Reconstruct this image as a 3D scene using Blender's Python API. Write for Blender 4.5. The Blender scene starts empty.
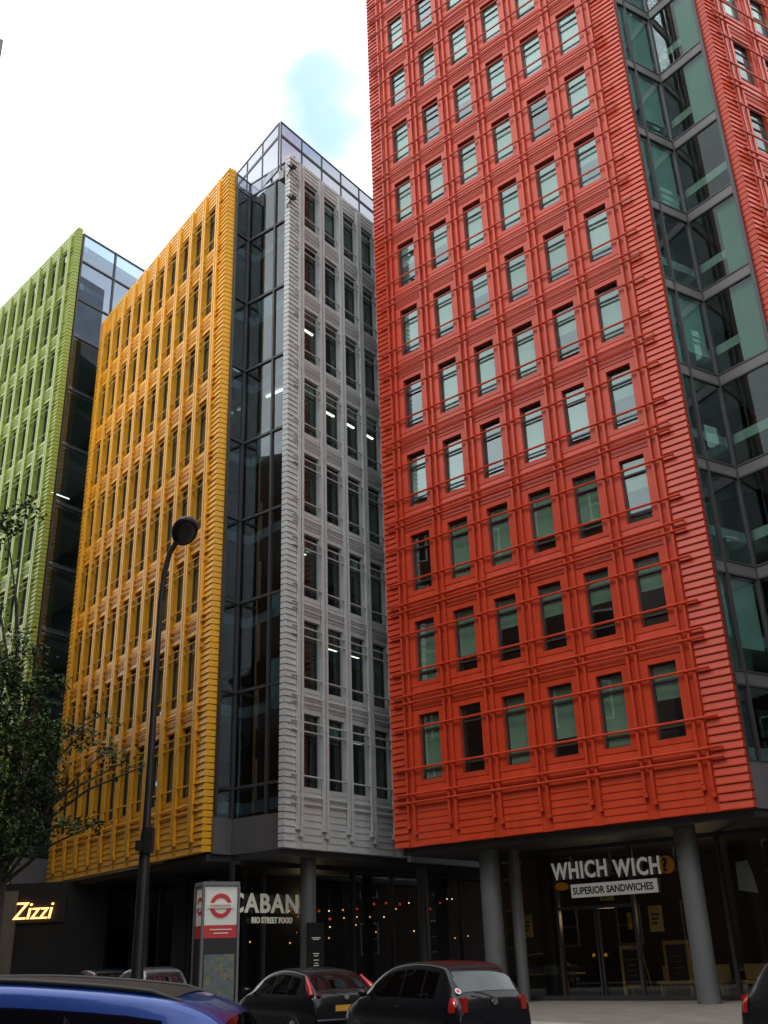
import bpy, bmesh, math, random
from mathutils import Matrix, Vector
R = math.radians
random.seed(7)
sc = bpy.context.scene
col = sc.collection
PI = math.pi

# ------------------------------------------------------------------ camera
cam_d = bpy.data.cameras.new('camera')
cam = bpy.data.objects.new('camera', cam_d)
col.objects.link(cam)
sc.camera = cam
cam_d.sensor_fit = 'VERTICAL'
cam_d.sensor_height = 24.0
cam_d.lens = 24.0 * 1000.0 / 1024.0
cam_d.clip_end = 3000
EYE = 1.5
PITCH, ROLL = R(23.956), R(-1.976)
cp, sp, cr, sr = math.cos(PITCH), math.sin(PITCH), math.cos(ROLL), math.sin(ROLL)
vx = Vector((1, 0, 0)); vy = Vector((0, sp, -cp)); vz = Vector((0, cp, sp))
cx = vx * cr - vy * sr
cy = vx * sr + vy * cr
rot = Matrix((cx, -cy, -vz)).transposed()
cam.matrix_world = Matrix.Translation((0, 0, EYE)) @ rot.to_4x4()

# ------------------------------------------------------------------ sky
SUN_EL, SUN_AZ = R(52), R(215)      # azimuth clockwise from +Y (camera looks along +Y)
w = bpy.data.worlds.new('World'); sc.world = w
w.use_nodes = True
nt = w.node_tree; N = nt.nodes; L = nt.links
for n in list(N): N.remove(n)
out = N.new('ShaderNodeOutputWorld'); bg = N.new('ShaderNodeBackground')
sky = N.new('ShaderNodeTexSky'); sky.sky_type = 'NISHITA'; sky.sun_disc = False
sky.sun_elevation = SUN_EL; sky.sun_rotation = SUN_AZ
bg.inputs['Strength'].default_value = 0.15
tc = N.new('ShaderNodeTexCoord')
noise = N.new('ShaderNodeTexNoise'); noise.inputs['Scale'].default_value = 13.0
noise.inputs['Detail'].default_value = 6; noise.inputs['Roughness'].default_value = 0.55
L.new(tc.outputs['Generated'], noise.inputs['Vector'])
# a gap in the overcast around one direction of the sky
def gap(direction, scale):
    sub = N.new('ShaderNodeVectorMath'); sub.operation = 'SUBTRACT'
    L.new(tc.outputs['Generated'], sub.inputs[0]); sub.inputs[1].default_value = direction
    ln = N.new('ShaderNodeVectorMath'); ln.operation = 'LENGTH'; L.new(sub.outputs['Vector'], ln.inputs[0])
    m = N.new('ShaderNodeMath'); m.operation = 'MULTIPLY'; L.new(ln.outputs['Value'], m.inputs[0]); m.inputs[1].default_value = scale
    return m.outputs[0]
def pix_dir(x, y):
    v = Vector(((x - 384) / 1000.0, (512 - y) / 1000.0, -1.0)); v = rot @ v
    return tuple(v.normalized())
g1 = gap(pix_dir(322, 80), 12.0); g2 = gap(pix_dir(330, 125), 13.0)
mn = N.new('ShaderNodeMath'); mn.operation = 'SMOOTH_MIN'; mn.inputs[2].default_value = 0.2
L.new(g1, mn.inputs[0]); L.new(g2, mn.inputs[1])
ad = N.new('ShaderNodeMath'); ad.operation = 'MULTIPLY_ADD'; L.new(noise.outputs['Fac'], ad.inputs[0]); ad.inputs[1].default_value = 1.1
L.new(mn.outputs[0], ad.inputs[2])
cr1 = N.new('ShaderNodeMapRange'); cr1.interpolation_type = 'SMOOTHSTEP'
cr1.inputs['From Min'].default_value = 0.70; cr1.inputs['From Max'].default_value = 1.35
cr1.inputs['To Min'].default_value = 0.25
L.new(ad.outputs[0], cr1.inputs['Value'])
# cloud brightness varies gently
n2 = N.new('ShaderNodeTexNoise'); n2.inputs['Scale'].default_value = 3.4; n2.inputs['Detail'].default_value = 5
L.new(tc.outputs['Generated'], n2.inputs['Vector'])
mr2 = N.new('ShaderNodeMapRange'); mr2.inputs['From Min'].default_value = 0.3; mr2.inputs['From Max'].default_value = 0.7
mr2.inputs['To Min'].default_value = 5.6; mr2.inputs['To Max'].default_value = 12.5
L.new(n2.outputs['Fac'], mr2.inputs['Value'])
cc = N.new('ShaderNodeVectorMath'); cc.operation = 'SCALE'; cc.inputs[0].default_value = (0.97, 0.99, 1.0)
L.new(mr2.outputs['Result'], cc.inputs['Scale'])
hazy = N.new('ShaderNodeVectorMath'); hazy.operation = 'SCALE'; hazy.inputs['Scale'].default_value = 2.3; tint = N.new('ShaderNodeVectorMath'); tint.operation = 'MULTIPLY'; tint.inputs[1].default_value = (1.0, 1.22, 1.05); L.new(sky.outputs['Color'], tint.inputs[0]); L.new(tint.outputs['Vector'], hazy.inputs[0])
mixs = N.new('ShaderNodeMix'); mixs.data_type = 'RGBA'
L.new(cr1.outputs['Result'], mixs.inputs['Factor']); L.new(hazy.outputs['Vector'], mixs.inputs[6]); L.new(cc.outputs['Vector'], mixs.inputs[7])
L.new(mixs.outputs[2], bg.inputs['Color']); L.new(bg.outputs[0], out.inputs['Surface'])

sun_d = bpy.data.lights.new('sun', 'SUN'); sun_d.energy = 0.7; sun_d.angle = R(14); sun_d.color = (1.0, 0.96, 0.9)
sun = bpy.data.objects.new('sun', sun_d); col.objects.link(sun)
sdir = Vector((math.sin(SUN_AZ) * math.cos(SUN_EL), math.cos(SUN_AZ) * math.cos(SUN_EL), math.sin(SUN_EL)))
sun.rotation_euler = sdir.to_track_quat('Z', 'Y').to_euler()

sc.view_settings.view_transform = 'Standard'; sc.view_settings.look = 'None'
sc.view_settings.gamma = 1; sc.view_settings.use_curve_mapping = False
sc.view_settings.exposure = 0.34
sc.render.engine = 'CYCLES'
sc.cycles.max_bounces = 8; sc.cycles.transparent_max_bounces = 12; sc.cycles.glossy_bounces = 5
sc.cycles.caustics_reflective = False; sc.cycles.caustics_refractive = False

# ------------------------------------------------------------------ materials
MATS = {}
def mat(name, color, rough=0.5, metal=0.0, spec=0.5, var=0.0, vscale=2.0, bump=0.0, bscale=30.0, coat=0.0, emit=None, estr=0.0, dirt=0.0):
    m = bpy.data.materials.new(name); m.use_nodes = True
    n = m.node_tree.nodes; l = m.node_tree.links
    b = n['Principled BSDF']
    b.inputs['Base Color'].default_value = (*color, 1); b.inputs['Roughness'].default_value = rough
    b.inputs['Metallic'].default_value = metal; b.inputs['Specular IOR Level'].default_value = spec
    b.inputs['Coat Weight'].default_value = coat; b.inputs['Coat Roughness'].default_value = 0.05
    if emit:
        b.inputs['Emission Color'].default_value = (*emit, 1); b.inputs['Emission Strength'].default_value = estr
    if var or bump or dirt:
        t = n.new('ShaderNodeTexCoord')
    if var:
        nz = n.new('ShaderNodeTexNoise'); nz.inputs['Scale'].default_value = vscale; nz.inputs['Detail'].default_value = 5
        l.new(t.outputs['Object'], nz.inputs['Vector'])
        mr = n.new('ShaderNodeMapRange'); mr.inputs['From Min'].default_value = 0.3; mr.inputs['From Max'].default_value = 0.7
        mr.inputs['To Min'].default_value = 1 - var; mr.inputs['To Max'].default_value = 1 + var
        l.new(nz.outputs['Fac'], mr.inputs['Value'])
        v = n.new('ShaderNodeVectorMath'); v.operation = 'SCALE'; v.inputs[0].default_value = color
        l.new(mr.outputs['Result'], v.inputs['Scale']); l.new(v.outputs['Vector'], b.inputs['Base Color'])
        mr3 = n.new('ShaderNodeMapRange'); mr3.inputs['To Min'].default_value = max(0.02, rough - 0.08); mr3.inputs['To Max'].default_value = rough + 0.08
        l.new(nz.outputs['Fac'], mr3.inputs['Value']); l.new(mr3.outputs['Result'], b.inputs['Roughness'])
    if bump:
        nz2 = n.new('ShaderNodeTexNoise'); nz2.inputs['Scale'].default_value = bscale; nz2.inputs['Detail'].default_value = 4
        l.new(t.outputs['Object'], nz2.inputs['Vector'])
        bp = n.new('ShaderNodeBump'); bp.inputs['Strength'].default_value = bump; bp.inputs['Distance'].default_value = 0.02
        l.new(nz2.outputs['Fac'], bp.inputs['Height']); l.new(bp.outputs['Normal'], b.inputs['Normal'])
    MATS[name] = m
    return m

def terracotta(name, color, rough=0.28, spec=0.5):
    """glazed ceramic boards: each plank length fired a slightly different shade, with faint rain streaks"""
    m = mat(name, color, rough, spec=spec, coat=0.12)
    m.node_tree.nodes['Principled BSDF'].inputs['Coat Roughness'].default_value = 0.22
    n = m.node_tree.nodes; l = m.node_tree.links; b = n['Principled BSDF']
    t = n.new('ShaderNodeTexCoord')
    mp = n.new('ShaderNodeMapping'); mp.inputs['Scale'].default_value = (0.75, 0.75, 4.27)
    l.new(t.outputs['Object'], mp.inputs['Vector'])
    vo = n.new('ShaderNodeTexVoronoi'); vo.inputs['Scale'].default_value = 1.0; l.new(mp.outputs['Vector'], vo.inputs['Vector'])
    sep = n.new('ShaderNodeSeparateColor'); l.new(vo.outputs['Color'], sep.inputs['Color'])
    mr = n.new('ShaderNodeMapRange'); mr.inputs['To Min'].default_value = 0.945; mr.inputs['To Max'].default_value = 1.055
    l.new(sep.outputs[0], mr.inputs['Value'])
    mp2 = n.new('ShaderNodeMapping'); mp2.inputs['Scale'].default_value = (3.0, 3.0, 0.12); l.new(t.outputs['Object'], mp2.inputs['Vector'])
    nz = n.new('ShaderNodeTexNoise'); nz.inputs['Scale'].default_value = 1.0; nz.inputs['Detail'].default_value = 5
    l.new(mp2.outputs['Vector'], nz.inputs['Vector'])
    mr2 = n.new('ShaderNodeMapRange'); mr2.inputs['From Min'].default_value = 0.3; mr2.inputs['From Max'].default_value = 0.7
    mr2.inputs['To Min'].default_value = 0.91; mr2.inputs['To Max'].default_value = 1.05
    l.new(nz.outputs['Fac'], mr2.inputs['Value'])
    mu = n.new('ShaderNodeMath'); mu.operation = 'MULTIPLY'; l.new(mr.outputs['Result'], mu.inputs[0]); l.new(mr2.outputs['Result'], mu.inputs[1])
    v = n.new('ShaderNodeVectorMath'); v.operation = 'SCALE'; v.inputs[0].default_value = color
    l.new(mu.outputs[0], v.inputs['Scale']); l.new(v.outputs['Vector'], b.inputs['Base Color'])
    mr3 = n.new('ShaderNodeMapRange'); mr3.inputs['To Min'].default_value = rough - 0.08; mr3.inputs['To Max'].default_value = rough + 0.14
    l.new(nz.outputs['Fac'], mr3.inputs['Value']); l.new(mr3.outputs['Result'], b.inputs['Roughness'])
    return m

def glass(name, tint, refl0=0.08, ior=1.6, wobble=0.0, refl_col=(0.9, 0.96, 1.0)):
    m = bpy.data.materials.new(name); m.use_nodes = True
    n = m.node_tree.nodes; l = m.node_tree.links
    n.remove(n['Principled BSDF'])
    o = n['Material Output']
    tr = n.new('ShaderNodeBsdfTransparent'); tr.inputs['Color'].default_value = (*tint, 1)
    gl = n.new('ShaderNodeBsdfGlossy'); gl.inputs['Roughness'].default_value = 0.015; gl.inputs['Color'].default_value = (*refl_col, 1)
    fr = n.new('ShaderNodeFresnel'); fr.inputs['IOR'].default_value = ior
    ad = n.new('ShaderNodeMath'); ad.operation = 'ADD'; ad.use_clamp = True; ad.inputs[1].default_value = refl0
    l.new(fr.outputs['Fac'], ad.inputs[0])
    geo = n.new('ShaderNodeNewGeometry'); inv = n.new('ShaderNodeMath'); inv.operation = 'SUBTRACT'; inv.inputs[0].default_value = 1.0
    l.new(geo.outputs['Backfacing'], inv.inputs[1])
    mu = n.new('ShaderNodeMath'); mu.operation = 'MULTIPLY'; l.new(ad.outputs[0], mu.inputs[0]); l.new(inv.outputs[0], mu.inputs[1])
    mx = n.new('ShaderNodeMixShader'); l.new(mu.outputs[0], mx.inputs['Fac']); l.new(tr.outputs[0], mx.inputs[1]); l.new(gl.outputs[0], mx.inputs[2])
    l.new(mx.outputs[0], o.inputs['Surface'])
    if wobble:
        t = n.new('ShaderNodeTexCoord'); gi = n.new('ShaderNodeNewGeometry')
        nz = n.new('ShaderNodeTexNoise'); nz.inputs['Scale'].default_value = 0.3; nz.inputs['Detail'].default_value = 0
        l.new(gi.outputs['Position'], nz.inputs['Vector'])
        bp = n.new('ShaderNodeBump'); bp.inputs['Strength'].default_value = wobble; bp.inputs['Distance'].default_value = 0.05
        l.new(nz.outputs['Fac'], bp.inputs['Height']); l.new(bp.outputs['Normal'], gl.inputs['Normal'])
    MATS[name] = m
    return m

terracotta('red_glaze', (0.52, 0.050, 0.017), 0.30, 0.5)
terracotta('yellow_glaze', (0.82, 0.40, 0.026), 0.36, 0.28)
terracotta('grey_glaze', (0.48, 0.495, 0.49), 0.33, 0.5)
terracotta('green_glaze', (0.34, 0.42, 0.085), 0.32, 0.5)
mat('window_metal', (0.045, 0.05, 0.05), 0.4, 0.3)
mat('mullion_metal', (0.075, 0.072, 0.075), 0.42, 0.4, var=0.12)
mat('band_metal', (0.15, 0.145, 0.15), 0.45, 0.3, var=0.12, vscale=0.8)
mat('dark_cladding', (0.26, 0.26, 0.28), 0.4, var=0.2, vscale=.5)
mat('roof_frame', (0.10, 0.105, 0.12), 0.4, 0.4)
glass('window_glass', (0.80, 0.89, 0.84), 0.15, 1.7, 0.012, (0.74, 0.90, 0.92))
glass('window_glass_dark', (0.62, 0.72, 0.70), 0.03, 1.42, 0.012, (0.8, 0.92, 0.95))
glass('curtain_glass', (0.72, 0.84, 0.84), 0.11, 1.6, 0.0, (0.74, 0.86, 0.90))
glass('curtain_glass_sky', (0.55, 0.66, 0.78), 0.26, 1.6, 0.0, (0.66, 0.80, 1.0))  # upper green-block panes: blue sky reflection put into the glass colour
glass('slot_glass', (0.74, 0.86, 0.82), 0.02, 1.38, 0.0, (0.74, 0.86, 0.90))
glass('curtain_glass_dark', (0.58, 0.68, 0.72), 0.07, 1.55, 0.0, (0.80, 0.89, 0.95))
glass('roof_glass', (0.66, 0.665, 0.71), 0.10, 1.5)
glass('shop_glass', (0.72, 0.75, 0.74), 0.035, 1.5, 0.02)
glass('car_glass', (0.10, 0.11, 0.11), 0.0, 1.4)
mat('blind_green', (0.33, 0.42, 0.37), 0.8, var=0.08, vscale=1.5)
mat('blind_deep', (0.13, 0.22, 0.165), 0.8, var=0.08, vscale=1.5)
mat('blind_pale', (0.36, 0.44, 0.40), 0.8, var=0.06)
mat('slab_concrete', (0.36, 0.36, 0.35), 0.8, var=0.1)
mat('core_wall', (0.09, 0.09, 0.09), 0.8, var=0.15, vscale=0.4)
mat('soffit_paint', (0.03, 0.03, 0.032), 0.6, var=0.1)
mat('column_paint', (0.10, 0.107, 0.107), 0.5, var=0.1, vscale=1.2, bump=0.1)
mat('shop_frame', (0.06, 0.06, 0.062), 0.35, 0.4)
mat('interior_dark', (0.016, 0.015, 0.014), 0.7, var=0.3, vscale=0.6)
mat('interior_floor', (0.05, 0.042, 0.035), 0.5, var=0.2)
mat('sign_white', (0.75, 0.75, 0.70), 0.5, var=0.04)
mat('sign_white_glow', (0.78, 0.78, 0.72), 0.5, emit=(0.85, 0.86, 0.78), estr=0.10)  # plain white with a weak emission added
mat('sign_cream', (0.70, 0.69, 0.58), 0.5, emit=(0.75, 0.74, 0.6), estr=0.12)
mat('sign_black', (0.012, 0.012, 0.012), 0.5)
mat('sign_orange', (0.75, 0.32, 0.03), 0.5)
mat('poster_yellow', (0.78, 0.50, 0.12), 0.6, var=0.2, vscale=9)
mat('disc_lit', (0.75, 0.32, 0.03), 0.5, emit=(0.9, 0.4, 0.05), estr=0.35)
mat('red_vinyl', (0.55, 0.025, 0.03), 0.4)
mat('neon_warm', (0.9, 0.6, 0.3), 0.4, emit=(1.0, 0.50, 0.16), estr=2.2)
mat('neon_box', (0.02, 0.014, 0.01), 0.7)
mat('bulb_glow', (0.9, 0.6, 0.3), 0.4, emit=(1.0, 0.38, 0.09), estr=1.8)
mat('bulb_white', (0.9, 0.8, 0.6), 0.4, emit=(1.0, 0.6, 0.28), estr=2.4)
mat('bulb_red', (0.5, 0.05, 0.03), 0.4, emit=(0.9, 0.08, 0.03), estr=0.5)
mat('tube_light', (0.9, 0.9, 0.8), 0.4, emit=(1.0, 0.94, 0.74), estr=3.0)
mat('pine_wood', (0.55, 0.32, 0.11), 0.55, var=0.2, vscale=5)
mat('bench_tan', (0.52, 0.35, 0.14), 0.6, var=0.15, vscale=3)
mat('chalk_board', (0.02, 0.022, 0.022), 0.7, var=0.5, vscale=6)
mat('steel_dark', (0.03, 0.03, 0.032), 0.4, 0.6)
mat('lamp_black', (0.011, 0.011, 0.012), 0.4, 0.2, var=0.3, vscale=3)
mat('lamp_lens', (0.04, 0.036, 0.034), 0.4)
mat('car_black', (0.006, 0.007, 0.010), 0.22, 0.0, spec=0.3, coat=0.25)
mat('car_dark_grey', (0.012, 0.013, 0.015), 0.25, 0.0, spec=0.3, coat=0.3)
mat('car_navy', (0.02, 0.03, 0.07), 0.2, 0.2, coat=0.8)
mat('car_silver', (0.2, 0.22, 0.25), 0.25, 0.4, coat=0.8)
mat('car_blue', (0.012, 0.058, 0.30), 0.24, 0.35, coat=0.7)
mat('car_trim', (0.012, 0.012, 0.012), 0.45)
mat('tyre_rubber', (0.015, 0.015, 0.015), 0.8)
mat('rim_alloy', (0.35, 0.35, 0.36), 0.3, 0.8)
mat('tail_red', (0.34, 0.012, 0.010), 0.2, coat=0.5)
mat('lens_clear', (0.5, 0.5, 0.48), 0.12, coat=0.8)
mat('plate_yellow', (0.60, 0.31, 0.03), 0.5)
mat('plate_white', (0.7, 0.7, 0.66), 0.5)
mat('chrome', (0.6, 0.6, 0.62), 0.12, 1.0)
mat('bark', (0.055, 0.045, 0.036), 0.9, var=0.3, vscale=5, bump=0.6, bscale=18)
mat('beige_stone', (0.17, 0.14, 0.10), 0.7, var=0.15)
mat('brick_dark', (0.10, 0.055, 0.045), 0.85, var=0.2, vscale=3)
mat('stone_trim', (0.20, 0.19, 0.185), 0.8, var=0.15)

def leaf_material():
    m = mat('leaf', (0.05, 0.085, 0.03), 0.7, spec=0.25)
    n = m.node_tree.nodes; l = m.node_tree.links; b = n['Principled BSDF']
    gi = n.new('ShaderNodeNewGeometry')
    rp = n.new('ShaderNodeValToRGB')
    rp.color_ramp.elements[0].color = (0.020, 0.042, 0.014, 1); rp.color_ramp.elements[1].color = (0.085, 0.125, 0.034, 1)
    e = rp.color_ramp.elements.new(0.6); e.color = (0.042, 0.078, 0.024, 1)
    l.new(gi.outputs['Random Per Island'], rp.inputs['Fac']); l.new(rp.outputs['Color'], b.inputs['Base Color'])
    return m
leaf_material()

def paving(name, c1, c2, scale, bw, bh, mortar=0.012):
    m = mat(name, c1, 0.75)
    n = m.node_tree.nodes; l = m.node_tree.links; b = n['Principled BSDF']
    t = n.new('ShaderNodeTexCoord'); mp = n.new('ShaderNodeMapping'); mp.inputs['Rotation'].default_value = (0, 0, R(32))
    l.new(t.outputs['Object'], mp.inputs['Vector'])
    br = n.new('ShaderNodeTexBrick'); br.inputs['Scale'].default_value = scale; br.inputs['Brick Width'].default_value = bw; br.inputs['Row Height'].default_value = bh
    br.inputs['Mortar Size'].default_value = mortar
    br.inputs['Color1'].default_value = (*c1, 1); br.inputs['Color2'].default_value = (*c2, 1); br.inputs['Mortar'].default_value = (c1[0] * .45, c1[1] * .45, c1[2] * .45, 1)
    l.new(mp.outputs['Vector'], br.inputs['Vector'])
    nz = n.new('ShaderNodeTexNoise'); nz.inputs['Scale'].default_value = 1.3; nz.inputs['Detail'].default_value = 6; l.new(t.outputs['Object'], nz.inputs['Vector'])
    mr = n.new('ShaderNodeMapRange'); mr.inputs['To Min'].default_value = 0.6; mr.inputs['To Max'].default_value = 1.35; l.new(nz.outputs['Fac'], mr.inputs['Value'])
    v = n.new('ShaderNodeVectorMath'); v.operation = 'SCALE'; l.new(br.outputs['Color'], v.inputs[0]); l.new(mr.outputs['Result'], v.inputs['Scale'])
    l.new(v.outputs['Vector'], b.inputs['Base Color'])
    return m
paving('paving_stone', (0.20, 0.18, 0.16), (0.16, 0.145, 0.13), 1.0, 0.9, 0.6)
paving('paving_pale', (0.34, 0.32, 0.295), (0.30, 0.285, 0.265), 1.0, 0.6, 0.45)
mat('asphalt', (0.05, 0.05, 0.052), 0.85, var=0.25, vscale=0.7, bump=0.5, bscale=120)
mat('kerb_granite', (0.30, 0.29, 0.28), 0.7, var=0.2, vscale=4)
mat('paint_white', (0.7, 0.7, 0.66), 0.7, var=0.2, vscale=4)
mat('earth', (0.08, 0.08, 0.075), 0.9)

# ------------------------------------------------------------------ mesh helpers
class MB:
    def __init__(s): s.v = []; s.f = []
    def add(s, vs, fs):
        o = len(s.v); s.v += [tuple(p) for p in vs]; s.f += [tuple(i + o for i in f) for f in fs]; return s
    def box(s, x0, x1, y0, y1, z0, z1):
        vs = [(x0, y0, z0), (x1, y0, z0), (x1, y1, z0), (x0, y1, z0), (x0, y0, z1), (x1, y0, z1), (x1, y1, z1), (x0, y1, z1)]
        return s.add(vs, [(0, 3, 2, 1), (4, 5, 6, 7), (0, 1, 5, 4), (1, 2, 6, 5), (2, 3, 7, 6), (3, 0, 4, 7)])
    def prism(s, poly, a, b):
        """poly: list of (y,z) profile, extruded along x from a to b"""
        n = len(poly)
        vs = [(a, p[0], p[1]) for p in poly] + [(b, p[0], p[1]) for p in poly]
        fs = [tuple(range(n)), tuple(range(2 * n - 1, n - 1, -1))]
        for i in range(n):
            j = (i + 1) % n; fs.append((i, i + n, j + n, j))
        return s.add(vs, fs)
    def vprism(s, poly, z0, z1):
        n = len(poly)
        vs = [(p[0], p[1], z0) for p in poly] + [(p[0], p[1], z1) for p in poly]
        fs = [tuple(range(n - 1, -1, -1)), tuple(range(n, 2 * n))]
        for i in range(n):
            j = (i + 1) % n; fs.append((i, j, j + n, i + n))
        return s.add(vs, fs)
    def tube(s, pts, rad, n=8, caps=True):
        pts = [Vector(p) for p in pts]
        if not isinstance(rad, (list, tuple)): rad = [rad] * len(pts)
        o = len(s.v); prev = None
        for i, p in enumerate(pts):
            d = (pts[min(i + 1, len(pts) - 1)] - pts[max(i - 1, 0)]).normalized()
            if prev is None:
                a = d.orthogonal().normalized()
            else:
                a = (prev - d * prev.dot(d)).normalized()
            prev = a; b = d.cross(a)
            for k in range(n):
                t = 2 * PI * k / n; q = p + (a * math.cos(t) + b * math.sin(t)) * rad[i]; s.v.append(tuple(q))
        for i in range(len(pts) - 1):
            for k in range(n):
                k2 = (k + 1) % n
                s.f.append((o + i * n + k, o + i * n + k2, o + (i + 1) * n + k2, o + (i + 1) * n + k))
        if caps:
            s.f.append(tuple(o + k for k in range(n - 1, -1, -1))); e = o + (len(pts) - 1) * n
            s.f.append(tuple(e + k for k in range(n)))
        return s
    def sphere(s, c, r, nu=10, nv=6, sz=1.0):
        o = len(s.v)
        for j in range(nv + 1):
            ph = PI * j / nv
            for i in range(nu):
                t = 2 * PI * i / nu
                s.v.append((c[0] + r * math.sin(ph) * math.cos(t), c[1] + r * math.sin(ph) * math.sin(t), c[2] + r * sz * math.cos(ph)))
        for j in range(nv):
            for i in range(nu):
                i2 = (i + 1) % nu
                s.f.append((o + j * nu + i, o + (j + 1) * nu + i, o + (j + 1) * nu + i2, o + j * nu + i2))
        return s
    def disc(s, c, r, y0, y1, n=24, sz=1.0):
        """disc standing in the xz plane, from y0 (front) to y1"""
        poly = [(c[0] + r * math.cos(2 * PI * k / n), c[1] + r * sz * math.sin(2 * PI * k / n)) for k in range(n)]
        vs = [(p[0], y0, p[1]) for p in poly] + [(p[0], y1, p[1]) for p in poly]
        fs = [tuple(range(n)), tuple(range(2 * n - 1, n - 1, -1))] + [(i, i + n, (i + 1) % n + n, (i + 1) % n) for i in range(n)]
        return s.add(vs, fs)
    def ring(s, c, r0, r1, y0, y1, n=32):
        vs = []
        for k in range(n):
            t = 2 * PI * k / n
            for r, y in ((r0, y0), (r1, y0), (r1, y1), (r0, y1)):
                vs.append((c[0] + r * math.cos(t), y, c[1] + r * math.sin(t)))
        fs = []
        for k in range(n):
            a = k * 4; b = ((k + 1) % n) * 4
            for q in range(4): fs.append((a + q, b + q, b + (q + 1) % 4, a + (q + 1) % 4))
        return s.add(vs, fs)
    def mesh(s, name, m, smooth=False):
        me = bpy.data.meshes.new(name); me.from_pydata(s.v, [], s.f); me.materials.append(MATS[m] if isinstance(m, str) else m)
        bm = bmesh.new(); bm.from_mesh(me); bmesh.ops.recalc_face_normals(bm, faces=bm.faces); bm.to_mesh(me); bm.free()
        if smooth:
            me.shade_smooth() if smooth is True else me.set_sharp_from_angle(angle=R(smooth))
            if smooth is not True:
                for p in me.polygons: p.use_smooth = True
        me.update()
        return me

def link(name, me, parent=None, M=None):
    o = bpy.data.objects.new(name, me); col.objects.link(o)
    if parent is not None: o.parent = parent
    if M is not None: o.matrix_basis = M
    return o
def part(name, mb, m, parent=None, M=None, smooth=False):
    return link(name, mb.mesh(name, m, smooth), parent, M)
def tag(o, label=None, cat=None, group=None, kind=None):
    if label: o['label'] = label
    if cat: o['category'] = cat
    if group: o['group'] = group
    if kind: o['kind'] = kind
    return o
def thing(name, label, cat, M, group=None):
    o = bpy.data.objects.new(name, None); col.objects.link(o); o.matrix_basis = M; o.empty_display_size = 0.3
    return tag(o, label, cat, group)
def frame(p, deg, z=0.0):
    return Matrix.Translation((p[0], p[1], z)) @ Matrix.Rotation(R(deg), 4, 'Z')
def text_mesh(body, size, ext, m, bold=0.0, shear=0.0, width=1.0, align='LEFT', spacing=1.0):
    cu = bpy.data.curves.new('lettering', 'FONT'); cu.body = body; cu.size = size; cu.extrude = ext; cu.offset = bold
    cu.shear = shear; cu.align_x = align; cu.space_character = spacing; cu.resolution_u = 3
    o = bpy.data.objects.new('lettering', cu); col.objects.link(o)
    dg = bpy.context.evaluated_depsgraph_get(); me = bpy.data.meshes.new_from_object(o.evaluated_get(dg))
    bpy.data.objects.remove(o); bpy.data.curves.remove(cu)
    # stand the text up in the xz plane facing -y
    me.transform(Matrix.Diagonal((width, 1, 1, 1))); me.transform(Matrix.Rotation(R(90), 4, 'X'))
    me.materials.clear(); me.materials.append(MATS[m]); return me

# ------------------------------------------------------------------ fitted layout (metres; camera above the origin)
S = 3.5144                                     # storey height
RED_P, RED_A = (1.402, 35.844), -40.134
YEL_P, YEL_A = (-14.999, 47.123), -52.539
GRY_P, GRY_A = (-2.950, 36.118), 52.941
GRN_P, GRN_A = (-27.228, 57.631), -45.942
Z1 = 8.295                                     # centre of the first row of windows
MW, NW = 1.8182, 1.3636                        # window modules

def along(P, deg, u, off=0.0):
    a = R(deg); return (P[0] + math.cos(a) * u - math.sin(a) * off, P[1] + math.sin(a) * u + math.cos(a) * off)

# ------------------------------------------------------------------ ground
def sheet(name, poly, z, m, label=None):
    b = MB(); b.add([(p[0], p[1], z) for p in poly], [tuple(range(len(poly)))])
    return tag(part(name, b, m), kind='structure')
def street(n, t):                               # street frame: n across, t along
    a = R(32); return (n * math.cos(a) - t * math.sin(a), n * math.sin(a) + t * math.cos(a))
sheet('ground', [(-900, -900), (900, -900), (900, 900), (-900, 900)], -0.16, 'earth')
sheet('road', [street(-40, -60), street(12.25, -60), street(12.25, 160), street(-40, 160)], -0.11, 'asphalt')
b = MB(); b.vprism([street(12.4, -60), street(90, -60), street(90, 160), street(12.4, 160)], -0.15, 0.0)
tag(part('pavement', b, 'paving_stone'), kind='structure')
b = MB(); b.vprism([street(12.25, -60), street(12.397, -60), street(12.397, 160), street(12.25, 160)], -0.15, -0.004)
tag(part('kerb', b, 'kerb_granite'), kind='structure')
sheet('paving_band', [street(12.45, -60), street(16.6, -60), street(16.6, 160), street(12.45, 160)], 0.004, 'paving_pale')
b = MB(); b.vprism([street(4.1, 11.5), street(7.9, 11.5), street(7.9, 70), street(4.1, 70)], -0.15, 0.0)
tag(part('traffic_island_pavement', b, 'paving_stone'), kind='structure')
b = MB()
for k in range(-4, 14): b.add([(*street(-3.1, k * 6), -0.106), (*street(-2.98, k * 6), -0.106), (*street(-2.98, k * 6 + 3), -0.106), (*street(-3.1, k * 6 + 3), -0.106)], [(0, 1, 2, 3)])
tag(part('road_markings', b, 'paint_white'), kind='structure')

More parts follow.
